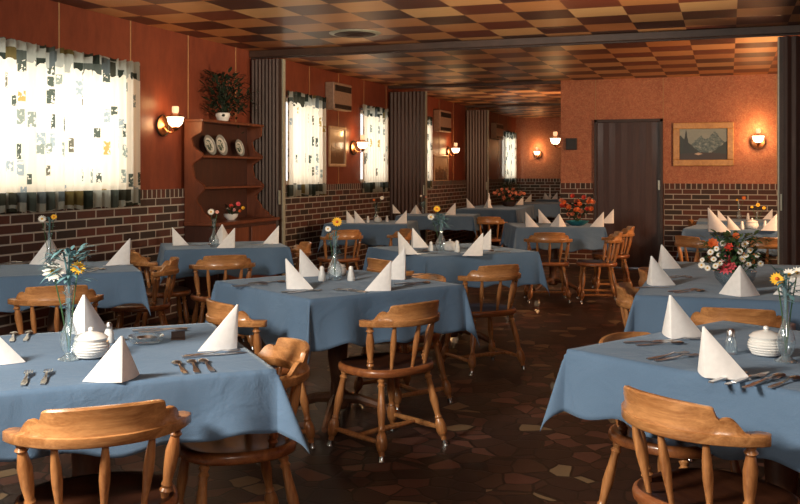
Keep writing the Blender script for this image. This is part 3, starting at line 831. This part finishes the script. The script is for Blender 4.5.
chair(617,357,139,'maple chair behind the left corner of the near right table')
chair(657,427,57,'large maple chair seen from behind at the near right table')
chair(684,245,62,'red-brown chair left of the table below the mountain painting')
chair(768,247,8,'dim chair in front of the table below the painting, behind the bouquet')
chair(489,223,8,'dim chair with a bright crest in front of the long distant table')
chair(689,226.5,110,'chair rail showing at the left of the table against the back wall brick')
c1,ex,ey,w,d=TABS['T1']; p=c1-ex*(w/2+.07); 
o=chair(0,0,0,'maple chair at the left end of the near left table, at the photo edge',(p.x,p.y,0)); o.rotation_euler=(0,0,R(42)-PI/2)
c3,ex,ey,w,d=TABS['T3']; p=c3+ex*(w/2+.07)
o=chair(0,0,0,'maple chair at the right end of the near right table, beyond the photo edge',(p.x,p.y,0)); o.rotation_euler=(0,0,R(-31)+PI/2)

# ------------------------------------------------------------------ napkins
def make_napkin(seed=0,op=40):
    m=MB(); nh=12; ns=10; H=.145; W=.125; rnd=random.Random(seed); k1,k2=rnd.uniform(-.006,.006),rnd.uniform(-.006,.006)
    # ridge at the origin, wings open towards +Y at +-op degrees
    def pt(s,t,off):
        a=R(op); sg=1 if s>=0 else -1; q=abs(s)
        L=W*(1-t*.985)*q
        r0=.006
        d=Vector((math.sin(a)*sg,math.cos(a),0)); nn=Vector((math.cos(a)*sg,-math.sin(a),0))
        bow_=.010*math.sin(PI*q)*(1-t)*(1 if sg>0 else .6)+(k1 if sg>0 else k2)*q*(1-t)
        p=d*L+nn*(bow_+off); p.y-=.006*t
        return Vector((p.x,p.y,H*t))
    S=[-1+2*i/(2*ns) for i in range(2*ns+1)]
    for off,flip in ((.0035,0),(-.0035,1)):
        vs=[pt(s,j/nh,off) for j in range(nh+1) for s in S]; n=len(S)
        fs=[(j*n+i,j*n+i+1,(j+1)*n+i+1,(j+1)*n+i) for j in range(nh) for i in range(n-1)]
        if flip: fs=[tuple(reversed(f)) for f in fs]
        m.add(vs,fs)
    n=len(S); b=(nh+1)*n
    fs=[]
    for i in range(n-1): fs.append((i,b+i,b+i+1,i+1))
    for j in range(nh):
        for c in (0,n-1):
            a0=j*n+c;a1=(j+1)*n+c; fs.append((a0,a1,b+a1,b+a0) if c==0 else (a1,a0,b+a0,b+a1))
    base=len(m.v)-2*(nh+1)*n
    for f in fs: m.f.append([base+k for k in f]); m.mi.append(0); m.uv.append(None)
    return m.mesh('napkin',M['napkin'],True,28)
NAP=[make_napkin(i,o_) for i,o_ in enumerate((40,46,34))]
def napkin(px,py,alpha,label,k=0,s=1.0,grp='folded white napkins on the tables'):
    o=bpy.data.objects.new('folded_napkin',NAP[k%3]); COL.objects.link(o); p=at(px,py,TT); o.location=(p.x,p.y,TT+.0015); o.rotation_euler=(0,0,rz(alpha)-math.atan((px-400)/F)); s*=.93; o.scale=(s,s,s)
    tag(o,label,'napkin',grp); return o
NP=[(121,383,-18,'pyramid napkin at the front edge of the near left table',1,1.02),
(236,349,-62,'tall sail napkin at the right end of the near left table',0,1.15),
(84,336,5,'napkin standing behind the white sugar bowl on the near left table',2,1.15),
(-13,366,40,'napkin cut by the left photo edge on the near left table',1,1),
(287,289.5,50,'sail napkin at the left corner of the middle table',0,1.2),
(301,277,35,'thin-edged napkin behind the sail one at the left of the middle table',2,1.2),
(390,291,-52,'sail napkin on the front right of the middle table',0,1.15),
(404,280,-40,'tall napkin just behind the front right one on the middle table',2,1.35),
(399,254.5,50,'left sail napkin on the table directly behind the middle one',0,1.25),
(413,248,32,'thin-edged napkin at the far left of the second middle table',2,1.2),
(482,256,-52,'right sail napkin on the table directly behind the middle one',0,1.25),
(490,250,-40,'napkin just behind the right sail one on the second middle table',2,1.2),
(671,339,24,'two-faced napkin at the back left of the near right table',2,1.2),
(705,378,40,'broad white napkin at the front of the near right table',1,1.14),
(652,286,26,'front left sail napkin on the long bouquet table',2,1.2),
(662,269,26,'second sail napkin behind the front left one on the bouquet table',2,1.15),
(740,297,0,'pyramid napkin right below the big mixed bouquet',1,1.15),
(803,296,-50,'napkin at the right photo edge on the bouquet table',0,1.2),
(129,265,-52,'sail napkin at the right end of the window table',0,1.3),
(50,265,-8,'pyramid napkin left of the middle of the window table',1,1.35),
(67,274,-50,'napkin beside the pyramid one on the window table',0,1.2),
(173,246,50,'left sail napkin on the hutch table',0,1.15),
(222,244,0,'upright napkin behind the bud vase on the hutch table',2,1.25),
(234,248,-48,'napkin just right of the bud vase on the hutch table',0,1.2),
(278,244,-50,'right sail napkin on the hutch table',0,1.15),
(347,223,40,'left of two pale napkins on the table by the brick wall',0,1.1),
(355,223,48,'second of two pale napkins on the table by the brick wall',0,1.1),
(406,223.5,-45,'pale napkin at the right end of the brick-side table',0,1.15),
(393,213.5,46,'pale napkin at the left of the table before the second partition',0,1),
(416,214,0,'small pyramid napkin on the table before the second partition',1,1),
(455,215,-48,'napkin at the right of the table before the second partition',0,1.3),
(467,208,46,'left sail napkin on the long distant table',0,1.2),
(488,208,0,'slim napkin in the middle front of the long distant table',2,1.1),
(523,205,-45,'napkin right of the round orange bouquet on the distant table',0,1.2),
(531,202,-45,'rearmost napkin right of the round orange bouquet',0,1.2),
(526,227,46,'front left napkin on the orange flower table',0,1.25),
(539,223.2,46,'back left napkin on the orange flower table',0,1.25),
(559,227,-5,'small pyramid napkin in front of the orange flower bowl',1,1.1),
(603,227,-46,'front right napkin on the orange flower table',0,1.25),
(613,223.5,-46,'back right napkin on the orange flower table',0,1.25),
(709,232,46,'tall left napkin on the table below the painting',0,1.85),
(728,230,46,'second napkin on the table below the painting',0,1.1),
(776,231,-46,'right napkin on the table below the painting',0,1.3),
(718,220.5,40,'small napkin at the left of the table against the back wall',0,1.0),
(772,219.5,-46,'small napkin at the right of the table against the back wall',0,1.0),
(545,199.3,20,'tiny napkin on the farthest table',0,1.1),(557,199.1,-30,'tiny napkin right of the vase on the farthest table',0,1.1)]
for a in NP: napkin(*a)

# ------------------------------------------------------------------ cutlery
def bar(m,pts):   # pts: (y, halfwidth, z, thick)
    vs=[]
    for y,w,z,t in pts: vs+=[(-w,y,z),(w,y,z),(w,y,z+t),(-w,y,z+t)]
    fs=[(0,1,2,3)]
    for i in range(len(pts)-1):
        for k in range(4):
            a=i*4+k;b=i*4+(k+1)%4; fs.append((a,a+4,b+4,b))
    n=(len(pts)-1)*4; fs.append((n+3,n+2,n+1,n)); m.add(vs,fs)
def fork():
    m=MB(); bar(m,[(-.095,.007,.001,.003),(-.06,.009,.001,.003),(0,.004,.004,.003),(.03,.004,.009,.003),(.045,.012,.008,.002),(.055,.013,.006,.002)])
    for k in range(4):
        x=-.0105+.007*k; vs=[]
        bar(m,[(.055,.0022,.006,.002),(.08,.002,.004,.002),(.098,.0012,.007,.0015)])
        for v in m.v[-12:]: v.x+=x
    return m.mesh('fork',M['steel'])
def spoon():
    m=MB(); bar(m,[(-.09,.007,.001,.003),(-.055,.009,.001,.003),(0,.0035,.004,.003),(.035,.004,.008,.003),(.045,.006,.006,.002)])
    m.sphere((0,.068,.007),.02,14,6,.85,1.35,.3); return m.mesh('spoon',M['steel'])
def knife():
    m=MB(); bar(m,[(-.11,.008,.001,.005),(-.03,.007,.001,.006),(-.01,.006,.002,.004),(0,.008,.002,.002),(.07,.010,.002,.0015),(.11,.003,.002,.001)]); return m.mesh('knife',M['steel'])
CUT={'f':('fork',fork()),'s':('spoon',spoon()),'k':('knife',knife())}
def cutlery(px,py,alpha,items,where,gap=.038):
    c=at(px,py,TT); r=rz(alpha); rx=Vector((math.cos(r),math.sin(r),0)); n=len(items)
    for i,ch in enumerate(items):
        nm,me=CUT[ch]; o=bpy.data.objects.new(nm,me); COL.objects.link(o)
        p=c+rx*(i-(n-1)/2)*gap; o.location=(p.x,p.y,TT+.001); o.rotation_euler=(0,0,r+random.uniform(-.07,.07))
        same=[j for j,q in enumerate(items) if q==ch]; order='' if len(same)==1 else (' left' if i==same[0] else (' right' if i==same[-1] else ' middle'))
        tag(o,('steel'+order+' '+nm+' '+where),nm,'cutlery '+where)
CL=[(36,379,-18,'ff','lying left of the front pyramid napkin, near left table',.055),
(194,368,-22,'sss','lying at the front right of the near left table',.042),
(214,355,62,'fk','lying before the tall sail napkin, near left table',.03),
(162,331,70,'ks','lying at the back of the near left table beside the glass ashtray',.05),
(20,338,-20,'ss','lying at the back left of the near left table',.05),
(250,286,60,'ff','lying at the left end of the middle table',.035),(268,283,60,'ks','lying left of the sail napkins on the middle table',.04),
(303,292,60,'kf','lying below the left sail napkin, middle table',.035),
(352,291.5,-60,'ff','lying left of the front right napkin, middle table',.035),
(414,284,60,'ks','lying right of the napkins on the middle table',.05),(420,276,60,'f','lying at the right edge of the middle table',.04),
(672,358,60,'ff','lying on the near right table, left of the broad napkin',.04),
(656,344,75,'ks','lying at the left edge of the near right table',.05),(677,341,75,'f','lying beside the two-faced napkin, near right table',.04),
(745,381,50,'kff','lying right of the broad napkin, near right table',.05),(768,381,48,'kss','lying at the right of the near right table',.05),
(686,292,70,'ss','lying on the bouquet table between napkins',.05),(655,288,80,'k','lying below the front left napkin, bouquet table',.04),
(674,278,75,'ff','lying near the second napkin, bouquet table',.05),
(92,271,20,'ss','lying at the middle of the window table',.05),(118,266,70,'f','lying by the right napkin of the window table',.05),
(8,264,30,'ss','lying at the left of the window table',.05),(34,262,40,'ff','lying left of the pyramid napkin of the window table',.05),
(262,245,70,'ff','lying by the right sail napkin, hutch table',.05),(186,246,70,'k','lying by the left sail napkin, hutch table',.05),
(202,245.5,70,'s','lying left of the bud vase, hutch table',.05),
(425,254,65,'kf','lying by the left sail napkin, second middle table',.05),(418,252.3,65,'s','lying left on the second middle table',.05),
(498,252,-60,'ks','lying right of the sail napkins, second middle table',.06),(468,254,-60,'f','lying left of the right sail napkin, second middle table',.05)]
for a in CL: cutlery(*a)

# ------------------------------------------------------------------ table ware
def shaker(px,py,label,h=.075,m_='salt',cap='china'):
    p=at(px,py,TT); o=empty('shaker',(p.x,p.y,TT+.001)); tag(o,label,'shaker','salt and pepper shakers')
    s=h/.075
    MB().lathe([(0,.017*s),(.004,.019*s),(.035*s,.017*s),(.052*s,.011*s)],14).build('shaker_body',M[m_],o)
    MB().lathe([(.052*s,.012*s),(.066*s,.012*s),(.074*s,.007*s)],14).build('shaker_cap',M[cap],o)
def sugar_bowl(px,py,label,s=1,ribs=True):
    p=at(px,py,TT); o=empty('sugar_bowl',(p.x,p.y,TT+.001)); tag(o,label,'bowl','white lidded bowls')
    pr=[(0,.035)]; n=7
    for k in range(n):
        z=.006+.052*k/n; r=.046+.020*math.sin(PI*(k+.8)/(n+1)); pr+=[(z,r),(z+.0035,r+.0022),(z+.006,r)]
    pr=[(z*s*1.12,r*s*.9) for z,r in pr]
    MB().lathe(pr,28).build('bowl_body',M['china'],o)
    MB().lathe([(z*s*1.12,q*s*.9) for z,q in [(.056,.060),(.060,.062),(.070,.048),(.077,.020),(.079,.008),(.084,.011),(.090,.009),(.092,.003)]],28).build('bowl_lid',M['china'],o)
def bud_vase(px,py,label,h=.24,mat='glass',shape=0):
    p=at(px,py,TT); o=empty('bud_vase',(p.x,p.y,TT+.001)); tag(o,label,'vase','glass bud vases'); k=h/.24
    pr=[(0,.036),(.004,.036),(.008,.020),(.018,.014),(.035,.024),(.06,.030),(.085,.026),(.12,.013),(.16,.010),(.21,.012),(.24,.018)] if shape==0 else [(0,.032),(.004,.034),(.03,.040),(.06,.042),(.09,.030),(.12,.014),(.17,.011),(.21,.014),(.24,.022)]
    MB().lathe([(z*k,r*min(1,k)) for z,r in pr],24,cap=False).build('vase_body',M[mat],o)
    MB().lathe([(.001,.036*min(1,k)),(.005,.03*min(1,k)),(.02*k,.012*min(1,k))],20).build('vase_base',M[mat],o)
    return Vector((p.x,p.y,TT))
def tip(base,px,py):
    """point above/beside base, at the base's distance, that shows at px, py"""
    cz=-base.x*ST+base.y*CT; cxx=(px-400)/F*cz
    x=cxx*CT-cz*ST; y=cxx*ST+cz*CT
    return Vector((x,y,EYE-(py-HY)/F*cz))
def flowers(v,h,lst,where,grp):
    for px,py,kind,r,lab in lst:
        t=tip(v,px,py); b=v+Vector((0,0,.03)); fc=Vector((-v.x,-v.y,.5*math.hypot(v.x,v.y)))
        # stem leaves the mouth of the vase
        flower(b,t,kind,lab+' '+where,grp,r,'green',fc)
W=('daisy','white'); Yl=('daisy','yellow','orange')
v=bud_vase(69,360,'tall bluish glass bud vase on the near left table',.245)
flowers(v,.24,[(53,272,W,.036,'white daisy'),(78,268,Yl,.026,'yellow daisy')],'in the bud vase on the near left table','flowers in the near left vase')
f_=foliage('fern_sprig',(v.x,v.y,TT+.25),110,.045,.12,M['bluegreen'],'feathery bluish fern in the bud vase on the near left table','foliage',.06,.006,0,None,11)
f_=foliage('fern_sprig',(v.x,v.y,TT+.06),26,.010,.16,M['bluegreen'],'blue-green leaves down inside the near left bud vase','foliage',.03,.003,0,None,12)
sugar_bowl(91,358,'white ribbed lidded bowl beside the near left bud vase',1.0)
shaker(109,343,'glass shaker behind the front pyramid napkin of the near left table',.075,'salt','steel')
v=at(146,343,TT); o=empty('ashtray',(v.x,v.y,TT+.001)); tag(o,'round cut glass ashtray at the back of the near left table','ashtray')
MB().lathe([(0,.045),(.004,.055),(.024,.064),(.028,.062),(.026,.056),(.010,.044),(.008,.001)],28).build('ashtray_dish',M['glass'],o)
MB().lathe([(.009,.03),(.018,.036),(.022,.032),(.014,.026)],20).build('ashtray_insert',M['steel'],o)
mb=empty('matchbook',(v.x+.07,v.y+.10,TT+.001),R(30)); tag(mb,'small dark folded matchbook beside the glass ashtray','matchbook')
MB().box(-.025,.025,-.02,.02,0,.004).box(-.025,.025,.016,.02,.004,.026).build('matchbook_cover',M['dark'],mb,smooth=False)

v=bud_vase(335,280,'tall glass bud vase with yellow flower in the middle of the middle table',.25,'glass',1)
flowers(v,.24,[(337,222,Yl,.032,'yellow daisy'),(328,229,W,.020,'small white flower')],'in the vase on the middle table','flowers in the middle vase')
foliage('fern_sprig',(v.x,v.y,TT+.10),60,.014,.20,M['bluegreen'],'blue-green leaves in the vase on the middle table','foliage',.04,.005,0,None,13)
sugar_bowl(338,276,'white ribbed bowl beside the vase on the middle table',.85)
shaker(322,281,'white shaker left of the vase on the middle table',.085)
shaker(351,281,'white shaker right of the vase on the middle table',.085)
v=bud_vase(786,362,'tall clear glass bud vase on the near right table',.25)
flowers(v,.24,[(777,279,Yl,.024,'yellow daisy'),(789,275,W,.024,'white daisy'),(797,273,W,.022,'second white daisy')],'in the vase on the near right table','flowers in the near right vase')
foliage('fern_sprig',(v.x,v.y,TT+.20),70,.02,.10,M['bluegreen'],'green leaves in the vase on the near right table','foliage',.045,.006,0,None,14)
sugar_bowl(766,356,'white lidded bowl beside the vase on the near right table',.98)
shaker(731,354,'glass shaker behind the broad napkin on the near right table',.085,'glass','steel')
v=bud_vase(441,251,'bluish glass bud vase on the table directly behind the middle one',.25,'glass',1)
flowers(v,.24,[(437,209,Yl,.030,'yellow daisy'),(431,217,W,.030,'white daisy')],'in the vase directly behind the middle table','flowers in the second middle vase')
foliage('fern_sprig',(v.x,v.y,TT+.19),80,.05,.10,M['bluegreen'],'feathery fern in the vase directly behind the middle table','foliage',.06,.007,0,None,15)
sugar_bowl(450,251,'white bowl beside the vase on the second middle table',.9)
shaker(431,251,'shaker left of the vase on the second middle table',.075); shaker(457,252,'white shaker right of the bowl on the second middle table',.09)
v=bud_vase(214,247,'clear glass bud vase on the hutch table',.23,'glass',1)
flowers(v,.24,[(211,212,W,.030,'white flower'),(217,212,('daisy','rose'),.018,'small pale flower')],'in the vase on the hutch table','flowers in the hutch table vase')
foliage('fern_sprig',(v.x,v.y,TT+.15),30,.02,.10,M['dgreen'],'dark leaves in the vase on the hutch table','foliage',.04,.005,0,None,16)
v=bud_vase(49,266,'clear glass bud vase on the window table',.22)
flowers(v,.24,[(42,219,W,.028,'white flower'),(54,217,Yl,.022,'yellow flower')],'high above the window table','flowers in the window table vase')
foliage('fern_sprig',(v.x,v.y,TT+.20),36,.03,.12,M['bluegreen'],'blue-green leaves above the window table vase','foliage',.045,.006,0,None,17)
v=bud_vase(376,222,'clear glass vase on the table by the brick wall beyond the first partition',.20,'glass',1)
flowers(v,.24,[(382,198,W,.028,'white flower'),(374,200,('daisy','orange'),.018,'small orange flower')],'over the table by the brick wall','flowers by the brick wall')
foliage('fern_sprig',(v.x,v.y,TT+.12),36,.03,.14,M['dgreen'],'dark leaves in the vase by the brick wall','foliage',.05,.006,0,None,18)
sugar_bowl(378,222.5,'clear round bowl by the vase near the brick wall',.8)
shaker(368,222.5,'left shaker on the table by the brick wall',.08); shaker(387,222,'right shaker on the table by the brick wall',.08)
v=bud_vase(423,214,'small vase on the table before the second partition',.18)
flowers(v,.24,[(421,196,W,.02,'small white flower'),(426,197,('daisy','rose'),.018,'small pale flower')],'on the table before the second partition','flowers before the second partition')
foliage('fern_sprig',(v.x,v.y,TT+.10),40,.06,.08,M['bluegreen'],'blue-green leaves on the table before the second partition','foliage',.05,.007,0,None,19)
# table below the painting
v=bud_vase(757,226,'vase with yellow flowers on the table below the painting',.16,'glass',1)
flowers(v,.24,[(758,205,Yl,.026,'yellow flower'),(764,208,Yl,.022,'second yellow flower'),(752,207,('daisy','yellow'),.018,'small yellow flower')],'on the table below the painting','yellow flowers below the painting')
sugar_bowl(752,229,'white bowl on the table below the painting',1.15)
shaker(742,229.5,'white shaker left of the bowl below the painting',.09); shaker(765,229,'white shaker right of the bowl below the painting',.09)
v=bud_vase(739,219,'round glass vase on the table against the back wall brick',.2,'glass',1)
flowers(v,.24,[(744,198,('daisy','orange'),.03,'orange flower'),(737,200,('daisy','yellow'),.018,'small yellow flower')],'over the table against the back wall','flowers against the back wall')
shaker(748,220,'white shaker on the table against the back wall',.09)
v=bud_vase(550,199.4,'slim white vase on the farthest table',.26,'china')
bt=at(489,207,TT); o=empty('bottle',(bt.x,bt.y,TT+.001)); tag(o,'slim clear bottle left of the round orange bouquet','bottle')
MB().lathe([(0,.03),(.005,.034),(.12,.034),(.16,.014),(.22,.013),(.225,.016),(.24,.016)],16).build('bottle_body',M['salt'],o)

# bouquets
def bouquet(px,py,rad,zc,lst,label,bowlmat,bowl,fm,n,seed,grp,where,r0=.03,L=.08,surf=TT,pos=None):
    p=at(px,py,surf) if pos is None else Vector(pos)
    o=empty('flower_bowl',(p.x,p.y,surf+.001)); tag(o,label,'bowl','flower bowls')
    MB().lathe(bowl,28).build('bowl_body',M[bowlmat],o)
    foliage('bouquet_greenery',(p.x,p.y,surf+zc*.55),n,rad*.92,zc*.9,M[fm],'green leaves '+where,'foliage',L,.012,0,None,seed)
    rnd=random.Random(seed)
    base=Vector((p.x,p.y,surf+.03))
    for i,(qx,qy,kind,r,lab) in enumerate(lst):
        t=tip(Vector((p.x,p.y,surf)),qx,qy); 
        u=Vector((-p.x,-p.y,0)).normalized(); rr=math.hypot(qx-px,(qy-(py-zc*30)))/60
        t+=u*rad*rnd.uniform(.35,.75)
        flower(base,t,kind,lab+' '+where,grp,r,'green',u+Vector((rnd.uniform(-.4,.4),rnd.uniform(-.2,.2),.5)))
lst=[(727,264,('mum','pink'),.058,'large pink chrysanthemum'),(729,246,('rose','red'),.030,'red flower'),(713,243,('rose','orange'),.034,'orange flower at left'),
(736,235,('rose','orange'),.022,'small orange flower at top'),(745,243,('daisy','white'),.022,'white daisy at upper right')]
wh=[(717,247),(719,253),(714,258),(720,262),(724,257),(711,251),(703,258),(708,266),(723,242),(740,250),(746,254),(750,249),(742,257),(757,254),(760,262),(736,245),(716,264),(748,262),(702,264)]
for i,(a,b) in enumerate(wh): lst.append((a,b,('daisy','white'),random.uniform(.013,.021),'small white daisy of many'))
bouquet(735,288,.17,.20,lst,'low glass bowl under the big mixed bouquet on the long table','glass',[(0,.05),(.005,.06),(.05,.10),(.09,.11),(.088,.104),(.05,.094),(.01,.05)],'green',300,31,'flowers of the big mixed bouquet','in the big mixed bouquet',.03,.06)
rnd=random.Random(4); lst=[]
for i in range(26):
    a=rnd.random()*2*PI; q=rnd.random()**.5; lst.append((575+21*q*math.cos(a),209+11*q*math.sin(a)-3,('rose' if i%3 else 'mum',('orange','dusty','red')[i%3]),.034,'orange red flower'))
bouquet(577,225.5,.17,.18,lst,'turquoise bowl of orange flowers on the table right of centre','turq',[(0,.06),(.005,.075),(.04,.13),(.055,.145),(.052,.138),(.03,.11),(.01,.05)],'dgreen',150,32,'orange flowers in the turquoise bowl','over the turquoise bowl',.03,.08)
rnd=random.Random(5); lst=[]
for i in range(26):
    a=rnd.random()*2*PI; q=rnd.random()**.5; lst.append((508+17*q*math.cos(a),194+5*q*math.sin(a),('rose','dusty'),.036,'dusty orange flower'))
bouquet(509,206.5,.30,.26,lst,'dark bowl under the round orange bouquet on the long distant table','dark',[(0,.07),(.005,.09),(.07,.13),(.09,.13),(.06,.10)],'dgreen',260,33,'flowers of the distant orange bouquet','in the distant orange bouquet',.03,.12)
lst=[(231,206,('rose','red'),.026,'red flower'),(238,204,('rose','pink'),.028,'pink flower'),(243,208,('rose','yellow'),.022,'yellow flower'),(234,210,('rose','rose'),.022,'pale pink flower'),(228,209,('daisy','white'),.016,'white flower'),(240,211,('rose','orange'),.02,'orange flower')]
bouquet(0,0,.09,.10,lst,'white bowl of mixed flowers on the hutch counter','china',[(0,.035),(.005,.04),(.03,.065),(.06,.075),(.058,.068),(.02,.04)],'dgreen',60,34,'flowers on the hutch counter','in the white bowl on the hutch counter',.02,.05,.89,(-4.70,8.33,.89))

# ------------------------------------------------------------------ light
w=bpy.data.worlds.new('sky'); SC.world=w; w.use_nodes=True
bg=w.node_tree.nodes['Background']; bg.inputs[0].default_value=(.95,.97,1,1); bg.inputs[1].default_value=1.6
def area(name,loc,target,sx,sy,e,c,spread=180):
    l=bpy.data.lights.new(name,'AREA'); l.shape='RECTANGLE'; l.size=sx; l.size_y=sy; l.energy=e; l.color=c; l.spread=R(spread)
    o=bpy.data.objects.new(name,l); COL.objects.link(o); o.location=loc
    o.rotation_euler=(Vector(target)-Vector(loc)).to_track_quat('-Z','Y').to_euler(); return o
for i,(a,b) in enumerate(wins):
    m_=(a+b)/2
    area('daylight',(XL-.45,m_,1.8),(0,m_,1.7),b-a+.2,1.2,15*(b-a),(1,.91,.76))
area('unseen_light',(-2.6,.35,2.35),(-1.1,2.9,.6),.6,.6,190,(1,.91,.78))  # unseen key light, standing in for a flash at camera left
area('unseen_light',(.5,-.3,2.2),(.2,3.2,.6),.7,.7,32,(1,.88,.74))  # fill light added near the camera, out of view
area('unseen_light',(1.7,5.6,1.5),(-1.9,7.2,2.9),.5,.5,50,(1,.80,.56),70)  # unseen light added at the right to brighten the ceiling
area('unseen_light',(1.7,9.9,1.9),(-2.9,12.6,2.0),.6,.6,110,(1,.58,.31))  # added light hidden behind the right partition, warms the second bay
area('unseen_light',(-2.65,15.2,1.9),(-4.6,19.5,2.2),.5,.5,30,(1,.60,.34))  # added light tucked past the back wall edge to brighten the far bays

vs_=SC.view_settings; vs_.view_transform='Standard'; vs_.look='None'; vs_.gamma=1; vs_.use_curve_mapping=False; vs_.exposure=.1
